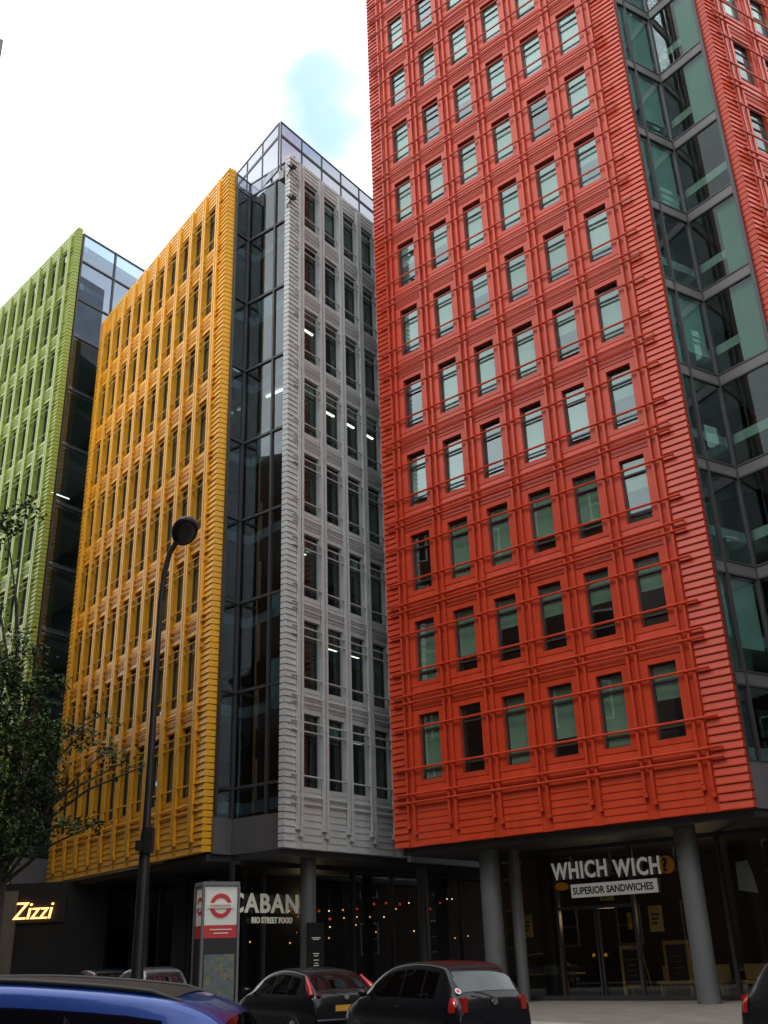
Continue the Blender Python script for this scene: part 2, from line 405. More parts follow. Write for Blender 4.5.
# ------------------------------------------------------------------ terracotta facade
def facade(root, M, P):
    """M: matrix of facade frame in root space; x along the facade, -y outward. P: parameters"""
    m, nc, rows, ow, oh = P['m'], P['nc'], P['rows'], P['ow'], P['oh']
    u0, u1, zb, zt = P['u0'], P['u1'], P['zb'], P['zt']
    mt = P['mat']; YF, YB = -0.06, P.get('yb', 0.20)
    xs = [k * m for k in range(nc)]
    cl = MB()
    edges = [u0] + sum([[x - ow / 2, x + ow / 2] for x in xs], []) + [u1]
    for i in range(0, len(edges), 2): cl.box(edges[i], edges[i + 1], YF, YB, zb, zt)
    lev = [zb] + sum([[z - oh / 2, z + oh / 2] for z in rows], []) + [zt]
    for x in xs:
        for i in range(0, len(lev), 2):
            if lev[i + 1] - lev[i] > 0.02: cl.box(x - ow / 2, x + ow / 2, YF - 0.002, YB - 0.002, lev[i], lev[i + 1])
    part('cladding', cl, mt, root, M)
    # tilted boards: in the spandrels and down both end margins
    bd = MB(); pit = S / 15.0
    def board(a, b, z, h=pit, d=P.get('bd', 0.032)):
        bd.prism([(YF - 0.003, z + h * 0.985), (YF - 0.012, z + h * 0.985), (YF - d, z + h * 0.16), (YF - d, z + 0.008), (YF - 0.003, z + 0.008)], a, b)
    sw = m / 2 - P['pair'] / 2 - P.get('vw', .052) - .008            # half width of the boarded bay
    for x in xs:
        for i in range(0, len(lev), 2):
            a, bz = lev[i], lev[i + 1]
            lo = a + (0.20 if i else 0.0); hi = bz - (0.20 if i + 2 < len(lev) else 0.0)
            n = max(1, round((hi - lo) / pit)); h = (hi - lo) / n
            for k in range(n): board(x - sw, x + sw, lo + k * h, h)
    n = round((zt - zb) / pit); h = (zt - zb) / n
    ml = xs[0] - m / 2 - P['pair'] / 2 - 0.07; mrx = xs[-1] + m / 2 + P['pair'] / 2 + 0.07
    for k in range(n):
        for a, b2 in ((u0 - 0.004, ml), (mrx, u1 + 0.004)):
            board(a - (.055 if a < 0 and k >= 0 and a == u0 - .004 else 0), b2 + (.055 if b2 == u1 + .004 else 0), zb + k * h, h, P.get('bd', 0.04) + .015)
        # the planks wrap round the exposed ends
        z = zb + k * h
        for sgn, ue in ((-1, u0), (1, u1)):
            a, b2 = (ue - 0.055, ue - 0.006) if sgn < 0 else (ue + 0.006, ue + 0.055)
            bd.box(a, b2, YF - 0.001, YB + P.get('ret', .12), z + 0.02, z + h * 0.93)
    part('board_cladding', bd, mt, root, M)
    # plain surround of every opening
    su = MB(); e = P.get('sur', 0.17)
    for x in xs:
        for z in rows:
            x0, x1, z0, z1 = x - ow / 2, x + ow / 2, z - oh / 2, z + oh / 2
            su.box(x0 - e, x0 - 0.003, YF - 0.022, YF - 0.003, z0 - 0.17, z1 + 0.17)
            su.box(x1 + 0.003, x1 + e, YF - 0.022, YF - 0.003, z0 - 0.17, z1 + 0.17)
            su.box(x0, x1, YF - 0.020, YF - 0.005, z1 + 0.003, z1 + 0.17)
            su.box(x0, x1, YF - 0.020, YF - 0.005, z0 - 0.17, z0 - 0.003)
    part('window_surround', su, mt, root, M)
    # rods
    yh = -0.012 if 'vd' not in P else 0.05
    rd = MB(); r = P.get('rod', 0.03); yr = P.get('yrod', -0.20)
    piers = [xs[0] - m / 2] + [x + m / 2 for x in xs]
    dz = zb + 0.55; rw = P.get('vw', r)
    for x in piers:
        for s_ in (-1, 1):
            xx = x + s_ * P['pair'] / 2
            rd.box(xx - rw, xx + rw, yr, yr + P.get('vd', .07), dz + (0.0 if s_ > 0 else 0.22), zt - 0.35)
            rd.box(xx - rw * 1.5, xx + rw * 1.5, yr + 0.01, YF - 0.006, dz - 0.16 + (0.0 if s_ > 0 else 0.22), dz - 0.004 + (0.0 if s_ > 0 else 0.22))
    ext = P.get('ext', 0.62)
    for z in rows:
        for f in P['rods']:
            rd.tube([(piers[0] - ext, yr + yh, z + f), (piers[-1] + ext, yr + yh, z + f)], r, 6)
    # every horizontal rod is held off the wall by a short bracket at its ends
    for z in rows:
        for f in P['rods']:
            for xe in (piers[0] - ext + 0.04, piers[-1] + ext - 0.04):
                rd.box(xe - 0.02, xe + 0.02, yr - 0.01, YF - 0.07, z + f - 0.02, z + f + 0.02)
    part('rod_grid', rd, mt, root, M)
    # windows: dark metal frame, pane, sometimes a lowered blind
    fb = MB(); t = 0.045
    hw, hh = ow / 2 - 0.003, oh / 2 - 0.003
    fb.box(-hw, -hw + t, 0.07, 0.16, -hh, hh); fb.box(hw - t, hw, 0.07, 0.16, -hh, hh)
    fb.box(-hw + t, hw - t, 0.07, 0.16, hh - t, hh); fb.box(-hw + t, hw - t, 0.07, 0.16, -hh, -hh + t)
    for tz in P['transoms']: fb.box(-hw + t, hw - t, 0.08, 0.15, tz - 0.03, tz + 0.03)
    fme = fb.mesh('window', 'window_metal')
    pb = MB(); pb.box(-hw + t + .001, hw - t - .001, 0.11, 0.125, -hh + t + .001, hh - t - .001); pme = pb.mesh('pane', P.get('glass', 'window_glass'))
    bl = []
    for dep in P['blinds']:
        q = MB(); q.box(-hw + t + .004, hw - t - .004, 0.17, 0.18, hh - t - (2 * hh - t) * dep, hh - .01)
        q.box(-hw + t + .004, hw - t - .004, 0.165, 0.185, hh - t - (2 * hh - t) * dep - 0.03, hh - t - (2 * hh - t) * dep - 0.002)
        bl.append(q.mesh('blind', P.get('blindmat', 'blind_green')))
    rnd = random.Random(P['seed'])
    for x in xs:
        for j, z in enumerate(rows):
            wd = link('window', fme, root, M @ Matrix.Translation((x, 0, z)))
            pn = link('pane', pme, wd)
            pn.rotation_euler = (R(rnd.gauss(0, .55)), 0, R(rnd.gauss(0, .55)))
            if bl and rnd.random() < P['blindp']:
                link('blind', rnd.choice(bl), wd)

def curtain(root, M, length, zb, zt, mulls, floors, band, panelz=None, glassmat='curtain_glass', mw=0.06, panels=True):
    """glazed curtain wall from x=0 to length, outward -y; floors: z of slab centres; band: height of metal band at the slab"""
    fr = MB()
    for x in mulls: fr.box(x - mw / 2, x + mw / 2, -0.10, 0.06, zb, zt)
    zs = [z for z in floors if zb < z < zt]
    for z in zs:
        if band > 0.15:
            for i in range(len(mulls) - 1):
                fr.box(mulls[i] + mw / 2 + .002, mulls[i + 1] - mw / 2 - .002, -0.075, -0.03, z + band / 2 - 0.03, z + band / 2 + 0.03)
                fr.box(mulls[i] + mw / 2 + .002, mulls[i + 1] - mw / 2 - .002, -0.075, -0.03, z - band / 2 - 0.03, z - band / 2 + 0.03)
        else:
            for i in range(len(mulls) - 1):
                fr.box(mulls[i] + mw / 2 + .002, mulls[i + 1] - mw / 2 - .002, -0.09, 0.0, z - band / 2, z + band / 2)
    part('curtain_wall_frame', fr, 'mullion_metal', root, M)
    if band > 0.15:
        for z in zs:
            q = MB(); q.box(0.003, length - .003, -0.05, 0.02, z - band / 2 + 0.032, z + band / 2 - 0.032)
            part('floor_band', q, 'band_metal', root, M)
    lo = zb
    cuts = [zb] + zs + [zt]
    for a, b2 in zip(cuts, cuts[1:]):
        e = band / 2 + 0.035 if band > 0.15 else 0.002
        ga = a + (e if a != zb else 0.0); gb = b2 - (e if b2 != zt else 0.0)
        if gb - ga < 0.1: continue
        q = MB(); q.box(0.004, length - .004, -0.02, 0.0, ga, gb)
        part('glass_panel', q, 'curtain_glass_sky' if (root.name.startswith('green') and a > 33.5) else glassmat, root, M)
    if panelz:
        q = MB(); q.box(0.0, length, -0.06, 0.05, panelz[0], panelz[1])
        for x in mulls[1:-1]: q.box(x - 0.02, x + 0.02, -0.075, -0.061, panelz[0], panelz[1])
        part('spandrel_panel', q, 'band_metal', root, M)

def interior(root, Minv, foot, floors, thick, zb, zt, core):
    """floor slabs with the plan `foot` (world xy), plus a dark core block"""
    for z in floors:
        q = MB(); q.vprism([tuple((Minv @ Vector((p[0], p[1], 0)))[:2]) for p in foot], z - thick / 2, z + thick / 2)
        part('floor_slab', q, 'slab_concrete', root)
    q = MB(); q.vprism([tuple((Minv @ Vector((p[0], p[1], 0)))[:2]) for p in core], zb, zt)
    part('core_wall', q, 'core_wall', root)

ROWS = lambda n, z=Z1: [z + S * k for k in range(n)]

# ------------------------------------------------------------------ RED block
M_red = frame(RED_P, RED_A)
red = thing('red_office_building', 'tall glossy red terracotta office block with a glazed corner slot', 'building', M_red)
Zb, Zt_red = 4.93, 58.0
RU0, RU1 = -1.72, 11.13
facade(red, Matrix(), dict(m=MW, nc=6, rows=ROWS(13), ow=0.92, oh=2.30, u0=RU0, u1=RU1, zb=Zb, zt=Zt_red, mat='red_glaze',
       pair=0.28, rods=(0.69, -0.74, -S / 2 + 0.14, -S / 2 - 0.14), ret=.0, rod=0.042, transoms=(0.62, -0.78),
       blinds=(0.45, 0.72, 0.97, 0.97, 0.985), blindp=0.92, seed=3, sur=0.30))
I_red = M_red.inverted()
redge = along(RED_P, RED_A, RU1)
rstart = along(RED_P, RED_A, RU1, .15)
nc_ = (11.66, 29.78)                             # inner corner of the glazed slot
r2 = (12.95, 28.10)
SLOT_A, RED2_A = 31.08, 31.08
LL, LR = math.dist(rstart, nc_), math.dist(nc_, r2)
SLOTR_A = math.degrees(math.atan2(r2[1] - nc_[1], r2[0] - nc_[0]))
Mred2 = I_red @ frame(along(r2, RED2_A, 0.0, -.30), RED2_A)
sl_red = [36.76 + S * k for k in range(-8, 6)]
ML = I_red @ frame(rstart, SLOT_A)
curtain(red, ML, LL, 6.2, Zt_red - 1, [0.0, .49, LL - .05], sl_red, 0.42, (Zb, 6.196), mw=0.07)
MR = I_red @ frame(nc_, SLOTR_A)
curtain(red, MR, LR, 6.2, Zt_red - 1, [0.02, LR - .03], sl_red, 0.42, (Zb, 6.196), 'slot_glass', mw=0.13)
# green blinds drawn behind the right hand glazing of the slot
for i, z in enumerate(sl_red):
    if z > 49: continue
    if i not in (5, 2):
        q = MB(); q.box(1.15 if i % 3 else 1.0, 2.05, 0.12, 0.14, z + 0.3, z + S - 0.3)
        part('blind', q, 'blind_deep', red, MR)
    if i not in (1, 2, 4):
        q = MB(); q.box(.06, .44, 0.12, 0.14, z + (.3 if i % 2 else 1.3), z + S - 0.3); part('blind', q, 'blind_green', red, ML)
        q = MB(); q.box(.55, 1.8, 0.12, 0.14, z + (.3 if i % 3 else 1.0), z + S - 0.3); part('blind', q, 'blind_green', red, ML)
facade(red, Mred2 @ Matrix.Translation((1.78, 0, 0)), dict(m=MW, nc=3, rows=ROWS(11), ow=1.0, oh=2.30, u0=-1.72, u1=5.3, zb=Zb, zt=Zt_red, mat='red_glaze',
       pair=0.28, rods=(0.69, -0.74, -S / 2 + 0.14, -S / 2 - 0.14), rod=0.042, transoms=(0.62, -0.78), blinds=(0.4, 0.8), blindp=0.4, seed=4, sur=0.30))
far2 = along(r2, RED2_A, 5.0)
foot_red = [along(RED_P, RED_A, RU0 + .3, .42), along(RED_P, RED_A, RU1 - .45, .42), along(rstart, SLOT_A, .05, .36), (nc_[0] + .09, nc_[1] + .47), along(r2, RED2_A, .25, .12),
            along(r2, RED2_A, 6.7, .12), along(RED_P, RED_A, 18.5, 12), along(RED_P, RED_A, RU0 + .3, 15)]
q = MB(); q.vprism([tuple((I_red @ Vector((p[0], p[1], 0)))[:2]) for p in (along(r2, RED2_A, 6.75, .04), along(r2, RED2_A, 7.0, .04), along(RED_P, RED_A, 19.0, 12), along(RED_P, RED_A, 18.7, 12))], Zb, Zt_red - .5); part('side_wall', q, 'dark_cladding', red)
core_red = [along(RED_P, RED_A, 0, 6.5), along(RED_P, RED_A, 11, 6.5), along(RED_P, RED_A, 11, 14), along(RED_P, RED_A, 0, 14)]
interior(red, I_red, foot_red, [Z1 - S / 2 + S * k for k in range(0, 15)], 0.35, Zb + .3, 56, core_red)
q = MB(); q.box(RU0, RU0 + .25, .25, 15, Zb, Zt_red - .5); part('side_wall', q, 'dark_cladding', red)
q = MB(); q.vprism([tuple((I_red @ Vector((p[0], p[1], 0)))[:2]) for p in
    [along(RED_P, RED_A, RU0 + .1, .16), along(RED_P, RED_A, RU1 - .05, .16), nc_, r2, along(r2, RED2_A, 7, .0), along(RED_P, RED_A, 19, 15), along(RED_P, RED_A, RU0, 15)]], Zb - 0.22, Zb - 0.004)
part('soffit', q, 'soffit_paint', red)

# ------------------------------------------------------------------ GREY block
M_gry = frame(GRY_P, GRY_A); I_gry = M_gry.inverted()
gry = thing('grey_office_building', 'pale grey terracotta office block between the yellow and red blocks', 'building', M_gry)
GU0 = -1.34; ZG = 4.93; ZGT = 35.05
NROD = (0.95, 0.62, -0.93, -S / 2 + 0.12, -S / 2 - 0.12)
facade(gry, Matrix(), dict(m=NW, nc=8, rows=ROWS(8), ow=1.0, oh=2.58, u0=GU0, u1=11.4, ret=.06, zb=ZG, zt=ZGT, mat='grey_glaze', glass='window_glass_dark',
       pair=0.185, rods=NROD, rod=0.03, vw=0.062, vd=.10, yb=0.13, ext=.42, bd=.036, yrod=-0.20, transoms=(0.60, -0.9), blinds=(0.3, 0.6), blindp=0.12, seed=8, sur=0.075))
gedge = along(GRY_P, GRY_A, GU0)
yedge = along(YEL_P, YEL_A, 13.78)
napex = along(along(YEL_P, YEL_A, 13.95), GRY_A, 1.22)
sl_y = [Z1 - S / 2 + S * k + 0.62 for k in range(0, 8)]
floors_off = [Z1 - S / 2 + S * k for k in range(0, 9)]
# glazed slot between yellow and grey; right hand side runs from the apex forward to the grey edge
dist = math.dist(napex, along(gedge, GRY_A, 0.35)); ang = math.degrees(math.atan2(gedge[1] + .28 - napex[1], gedge[0] + .21 - napex[0]))
SL = [7.2 + S * k for k in range(8)]
ZP1, ZP0 = 34.35, 6.15
MNR = I_gry @ frame(napex, ang)
curtain(gry, MNR, dist, ZP0, ZP1, [0.0, dist * 0.60, dist - .05], SL, 0.10, (ZG, ZP0 - .004), 'curtain_glass_dark', mw=0.09)
ynl = along(along(YEL_P, YEL_A, 13.95), GRY_A, .28); dl = math.dist(ynl, napex)
MNL = I_gry @ frame(ynl, GRY_A)
curtain(gry, MNL, dl - 0.08, ZP0, ZP1, [0.06, dl - 0.13], SL, 0.10, (ZG, ZP0 - .004), 'curtain_glass_dark', mw=0.06)
# glass balustrade capping the slot
def balustrade(root, M, length, z0, z1, n, name='roof_balustrade'):
    f = MB(); g = MB()
    for k in range(n + 1):
        x = length * k / n; f.box(x - .03, x + .03, -0.06, 0.0, z0, z1)
    for k in range(n):
        a, c = length * k / n + .032, length * (k + 1) / n - .032
        f.box(a, c, -0.06, 0.0, z1 - .07, z1); f.box(a, c, -0.06, 0.0, z0, z0 + .07)
        g.box(a + .001, c - .001, -0.035, -0.025, z0 + .072, z1 - .072)
    p = part(name, f, 'roof_frame', root, M); part('pane', g, 'roof_glass', p)
balustrade(gry, MNR, dist, ZP1 + .003, ZP1 + .85, 2)
balustrade(gry, MNL, dl - .1, ZP1 + .003, ZP1 + .85, 1)
# set-back roof screen of glass
pc = along(GRY_P, GRY_A, -1.29, .62)
PZ0, PZ1, PZ2 = 34.6, 36.65, 37.5
MPR = I_gry @ frame(pc, GRY_A)
for (z0, z1) in ((PZ0, PZ1), (PZ1 + .003, PZ2)):
    balustrade(gry, MPR, 14.4, z0, z1, 10, 'roof_screen')
pend = along(pc, YEL_A + 180, 9.0)
MPL = I_gry @ frame(pend, YEL_A)
for (z0, z1) in ((PZ0, PZ1), (PZ1 + .003, PZ2)):
    balustrade(gry, MPL, 8.9, z0, z1, 6, 'roof_screen')
Yp = lambda u, o: along(YEL_P, YEL_A, u, o)
Gp = lambda u, o: along(GRY_P, GRY_A, u, o)
foot_g = [Yp(13.6, .45), Yp(-1.2, .45), Yp(-1.2, 9), Gp(11.2, 1.2), Gp(11.2, .45), Gp(GU0 + .45, .45), along(napex, (GRY_A + YEL_A) / 2, .28, .45)]
core_g = [Yp(11.0, 4.5), Yp(1, 4.5), Yp(1, 7.5), Gp(10.5, 3.6), Gp(2.2, 3.6)]
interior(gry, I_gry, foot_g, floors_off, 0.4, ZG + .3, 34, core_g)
loc2 = lambda I, pts: [tuple((I @ Vector((p[0], p[1], 0)))[:2]) for p in pts]
q = MB(); q.vprism(loc2(I_gry, [Yp(13.7, .14), Yp(-1.40, .14), Yp(-1.4, 10), Gp(14, 9.6), Gp(45, 9.6), Gp(45, .303), Gp(11.42, .303), Gp(11.35, .14), Gp(GU0 + .1, .14), napex]), ZG - .22, ZG - .004)
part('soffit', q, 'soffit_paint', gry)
q = MB(); q.vprism(loc2(I_gry, [Yp(9.0, 7.5), Yp(-3, 7.5), Yp(-3, 9.5), Gp(45, 9.5), Gp(45, 8), Gp(1, 8)]), 0.0, ZG - .224)
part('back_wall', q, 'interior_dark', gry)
q = MB(); q.vprism(loc2(I_gry, [Yp(13.5, 2.5), Yp(-2.4, 2.5), Yp(-2.4, 7.4), Gp(19, 7.9), Gp(19, 2.6), Gp(0, 2.6)]), 0.004, 0.03)
part('interior_floor', q, 'interior_floor', gry)
q = MB(); q.box(5.4, 24, -.34, -.16, ZG - .17, ZG + .12); part('fascia_beam', q, 'band_metal', gry)
q = MB(); q.box(11.43, 30, -0.05, 0.3, ZG - .1, ZG + .24); part('canopy_beam', q, 'band_metal', gry)
q = MB(); q.box(GU0 + .1, 11.3, .45, .75, 34.1, 34.58); part('roof_slab', q, 'slab_concrete', gry)
# lit office lamps hanging below the ceilings
for (c, r) in ((1, 4), (2, 4), (3, 4), (1, 1), (2, 1), (1, 0), (2, 0), (0, 5)):
    z = Z1 + S * r + 1.42
    q = MB(); q.box(c * NW + .22, c * NW + .80, .45, .55, z - .72, z - .67); part('ceiling_light', q, 'tube_light', gry)
for (x, y, k, w_) in ((0.35, .9, 5, 1.1), (1.75, .9, 5, .6), (0.6, 2.0, 5, .9), (0.4, 2.6, 3, .8)):
    z = floors_off[k] - .29
    q = MB(); q.box(x, x + w_, y, y + .10, z, z + .05); part('ceiling_light', q, 'tube_light', gry, MNR)
# low office screens and lowered blinds seen through the slot
for (x, y, k, w_, h_, m_) in ((.3, .5, 4, 1.0, 1.1, 'blind_pale'), (1.9, .4, 3, .8, .9, 'blind_pale'), (1.2, .5, 1, .6, 1.6, 'blind_green'), (1.1, .6, 2, .9, .7, 'blind_pale'), (.2, .5, 6, .9, .8, 'blind_pale')):
    z = floors_off[k] + .203
    q = MB(); q.box(x, x + w_, y, y + .05, z, z + h_); q.box(x, x + .05, y + .052, y + .6, z, z + h_ * .8); part('office_screen', q, m_, gry, MNR)

# ------------------------------------------------------------------ YELLOW block
M_yel = frame(YEL_P, YEL_A); I_yel = M_yel.inverted()
yel = thing('yellow_office_building', 'golden yellow terracotta office facade left of the grey block', 'building', M_yel)
facade(yel, Matrix(), dict(m=NW, nc=10, rows=ROWS(8), ow=1.0, oh=2.58, u0=-1.42, u1=13.72, ret=.2, zb=Zb + .05, zt=35.5, mat='yellow_glaze',
       pair=0.185, rods=NROD, rod=0.03, vw=0.062, vd=.10, yb=0.13, ext=.42, bd=.036, yrod=-0.20, transoms=(0.60, -0.9), blinds=(0.3, 0.5), blindp=0.2, seed=5, sur=0.075))
# ------------------------------------------------------------------ GREEN block
M_grn = frame(GRN_P, GRN_A); I_grn = M_grn.inverted()
grn = thing('green_office_building', 'lime green terracotta office block furthest left behind the tree', 'building', M_grn)
ZGN = 42.2
facade(grn, Matrix.Translation((NW, 0, 0)), dict(m=NW, nc=9, rows=ROWS(10), ow=1.0, oh=2.58, u0=-1.42, u1=13.6 - NW, zb=Zb, zt=ZGN, mat='green_glaze',
       pair=0.185, rods=NROD, rod=0.03, vw=0.062, vd=.10, yb=0.13, ext=.42, bd=.036, yrod=-0.20, transoms=(0.60, -0.9), blinds=(0.3, 0.5), blindp=0.2, seed=6, sur=0.075))
gnedge = along(GRN_P, GRN_A, 13.66)
MGN = I_grn @ frame(along(gnedge, GRY_A, .32), GRY_A)
SLG = [3.0 + S * k for k in range(0, 10)] + [37.2, 39.9, 41.84]
curtain(grn, MGN, 12.0, 6.2, 41.9, [0.03, 2.4, 4.8, 7.2, 9.6, 11.95], [z for z in SLG if z > 6.3], 0.10, (Zb, 6.196), 'curtain_glass_dark', mw=0.09)
foot_n = [along(GRN_P, GRN_A, .3, .45), along(GRN_P, GRN_A, 13.6, .45), along(along(gnedge, GRY_A, 11.5), GRN_A, -.4), along(GRN_P, GRN_A, .3, 11.5)]
core_n = [along(GRN_P, GRN_A, 2, 4), along(GRN_P, GRN_A, 9.5, 4), along(GRN_P, GRN_A, 9.5, 10), along(GRN_P, GRN_A, 2, 10)]
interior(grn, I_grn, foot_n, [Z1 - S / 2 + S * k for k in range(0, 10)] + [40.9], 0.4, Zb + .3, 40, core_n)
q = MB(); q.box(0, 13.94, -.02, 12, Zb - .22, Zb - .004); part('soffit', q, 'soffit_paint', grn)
q = MB(); q.box(1.0, 2.3, 2.0, 2.06, 5 * S + 8.1, 5 * S + 8.15); part('ceiling_light', q, 'tube_light', grn, MGN)

# ------------------------------------------------------------------ ground-floor shopfronts (parts of their blocks)
def shopfront(root, M, x0, x1, mulls, zt=4.70, depth=6.0, transom=None, room=True):
    fr = MB()
    for x in mulls: fr.box(x - .05, x + .05, -.06, .10, 0.02, zt)
    for a, c in zip(mulls, mulls[1:]):
        fr.box(a + .052, c - .052, -.05, .08, 0.02, .14); fr.box(a + .052, c - .052, -.05, .08, zt - .12, zt)
        if transom: fr.box(a + .052, c - .052, -.04, .07, transom - .04, transom + .04)
    part('shopfront_frame', fr, 'shop_frame', root, M)
    for i, (a, c) in enumerate(zip(mulls, mulls[1:])):
        q = MB(); q.box(a + .055, c - .055, 0.01, .025, .145, zt - .125); part('shop_window', q, 'shop_glass', root, M)
    if not room: return
    q = MB(); q.box(x0, x1, depth, depth + .2, 0.02, zt + .05); q.box(x0 - .2, x0, .2, depth + .2, 0.02, zt + .05); q.box(x1, x1 + .2, .2, depth + .2, .02, zt + .05)
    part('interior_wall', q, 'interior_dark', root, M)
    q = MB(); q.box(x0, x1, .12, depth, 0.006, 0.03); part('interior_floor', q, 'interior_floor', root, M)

T = Matrix.Translation
MS_red = T((0, 3.05, 0))
shopfront(red, MS_red, .35, 17.5, [.45, 2.68, 5.52, 8.6, 11.5, 14.5, 17.4], depth=7)
q = MB(); q.box(2.74, 5.46, -.04, .07, 2.72, 2.82); q.box(4.05, 4.11, -.05, .06, .15, 2.715); q.box(4.17, 4.23, -.05, .06, .15, 2.715)
part('door_frame', q, 'shop_frame', red, MS_red)
for x in (3.93, 4.36):
    q = MB(); q.sphere((x, -.1, 1.32), .06); part('door_handle', q, 'sign_orange', red, MS_red)
q = MB(); q.box(.0, .3, 2.9, 10, 0.02, 4.7); part('end_wall', q, 'core_wall', red)
MS_g = T((0, 2.4, 0))
shopfront(gry, MS_g, -1.4, 19, [-1.3, 0.25, 2.7, 5.2, 7.7, 10.2, 12.7, 15.2, 18.9], room=False)
MS_y = T((0, 2.3, 0))
shopfront(yel, MS_y, -2.6, 13.9, [-2.5, 0.2, 2.9, 5.6, 8.3, 10.6], room=False)
MS_n = T((0, 2.4, 0))
shopfront(grn, MS_n, 0, 14.5, [0.1, 3, 6, 9, 12, 14.4], depth=6)
MS_n2 = MGN @ T((0.2, 2.2, 0))
shopfront(grn, MS_n2, 0, 12.5, [0.1, 3, 6, 9, 12.4], depth=5)

# columns under the blocks
def column(root, M, x, y, r, zt=4.72):
    c = MB(); c.tube([(x, y, 0.0), (x, y, zt)], r, 28); part('column', c, 'column_paint', root, M, smooth=40)
for x, y, r in ((8.46, 1.19, .325), (1.28, 1.2, .34), (1.62, 2.2, .2), (15.2, 1.2, .45)): column(red, Matrix(), x, y, r)
for x, y, r in ((1.02, 1.0, .28), (7.9, 1.0, .2), (13.3, 1.0, .3), ): column(gry, Matrix(), x, y, r)
for x, y, r in ((0.6, 1.1, .3), (6.6, 1.1, .3)): column(yel, Matrix(), x, y, r)

# ------------------------------------------------------------------ shop signs
def root_at(Mf, x, y, z): return Mf @ T((x, y, z))
s = thing('shop_sign', 'white WHICH WICH shop lettering with orange question mark on dark glass', 'sign', root_at(M_red, 2.62, 2.965, 2.93))
def letters(word, size, x, z, m, bold, width, parent, ext=0.012, shear=0, spacing=1.0):
    me = text_mesh(word, size, ext, m, bold, shear, 1.0, spacing=spacing)
    xs_ = [v.co.x for v in me.vertices]; k = width / (max(xs_) - min(xs_))
    me.transform(Matrix.Translation((-min(xs_), 0, 0))); me.transform(Matrix.Diagonal((k, 1, 1, 1)))
    return link('lettering', me, parent, T((x, 0, z)))
letters('WHICH', .74, 0, .78, 'sign_white_glow', .02, 2.12, s, spacing=1.12)
letters('WICH', .74, 2.36, .72, 'sign_white_glow', .02, 1.68, s, spacing=1.12)
q = MB(); q.disc((4.26, .96), .27, -.012, .012); d = part('question_disc', q, 'sign_orange', s)
link('lettering', text_mesh('?', .55, .008, 'sign_black', .02), d, T((4.12, -.018, .77)))
q = MB(); q.disc((.35, .55), .26, -.012, .012, sz=.5); part('orange_oval', q, 'sign_orange', s)
q = MB(); q.box(.70, 3.86, -.012, .012, .16, .58); bd_ = part('name_board', q, 'sign_white_glow', s)
link('lettering', text_mesh('SUPERIOR SANDWICHES', .31, .006, 'sign_black', .008, 0, .86), bd_, T((.77, -.016, .26)))

s = thing('shop_sign', 'cream CABANA lettering with RIO STREET FOOD below behind the transport totem', 'sign', root_at(M_gry, -1.5, 2.28, 2.7))
letters('CABANA', .86, 0, .35, 'sign_cream', .022, 4.2, s, spacing=1.12)
letters('RIO STREET FOOD', .27, 1.05, .0, 'sign_cream', .008, 2.05, s)

zz = Vector((*pix_dir(12, 920),)); zp = Vector((0, 0, EYE)) + zz * (46.0 / zz.y)
s = thing('neon_sign', 'glowing warm Zizzi neon lettering at the far left', 'sign', frame(zp, -8, zp.z))
link('lettering', text_mesh('Zizzi', 1.0, .04, 'neon_warm', -.006, .22, .92), s)
q = MB(); q.box(-.15, 2.35, .06, .12, -.15, .95); part('backing_board', q, 'neon_box', s)
# wall the neon sign hangs on, with the stone pier below
s2 = thing('restaurant_wall', 'dark restaurant front wall with beige stone pier under the neon sign', 'wall', frame(zp, -8, 0))
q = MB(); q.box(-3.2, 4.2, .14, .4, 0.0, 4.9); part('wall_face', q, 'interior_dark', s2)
q = MB(); q.box(-.55, .12, .0, .132, 0.0, 4.6); part('stone_pier', q, 'beige_stone', s2)

s = thing('menu_sign', 'narrow black menu sign with white lines on the column by CABANA', 'sign', root_at(M_gry, 1.02, .66, 0.4))
q = MB(); q.box(-.42, .42, -.03, .03, .3, 2.25); q.box(-.03, .03, -.02, .02, -.4, .3); part('board', q, 'sign_black', s)
q = MB()
for z, wd in ((1.75, .22), (1.70, .16), (1.25, .16), (1.18, .10), (1.05, .13), (.95, .1), (.88, .14), (.7, .18)): q.box(-wd, wd, -.036, -.031, z, z + .03)
part('lettering', q, 'sign_white', s)

# ------------------------------------------------------------------ things in the sandwich shop
def poster(x, z, wd, ht, label, m='poster_yellow'):
    t = thing('poster', label, 'poster', root_at(M_red, x, 3.10, z))
    q = MB(); q.box(-wd / 2, wd / 2, 0, .01, 0, ht); part('sheet', q, m, t)
    q = MB()
    for k in range(3): q.box(-wd * .33, wd * (.3 - .08 * k), -.004, -.001, ht * (.62 - .17 * k), ht * (.70 - .17 * k))
    part('print', q, 'interior_floor', t)
poster(1.35, 1.95, .42, .72, 'yellow poster hung in the glass left of the doors')
poster(6.2, 1.95, .46, .76, 'yellow poster hung in the glass right of the doors')
poster(5.28, 2.05, .14, .5, 'thin orange strip notice beside the right door frame', 'sign_orange')
poster(4.55, 2.95, .5, .3, 'small dull yellow notice above the right door')
def table(x, y, label, top='pine_wood', wd=.7):
    t = thing('cafe_table', label, 'table', root_at(M_red, x, y, .03))
    q = MB(); q.box(-wd / 2, wd / 2, -.32, .32, .72, .76); part('tabletop', q, top, t)
    for sx in (-1, 1):
        for sy in (-1, 1):
            q = MB(); q.box(sx * (wd / 2 - .05) - .02, sx * (wd / 2 - .05) + .02, sy * .27 - .02, sy * .27 + .02, 0, .718); part('leg', q, 'steel_dark', t)
table(1.2, 3.9, 'cafe table behind the glass left of the doors nearest the wall')
table(2.1, 4.5, 'cafe table behind the glass next to the red extinguisher')
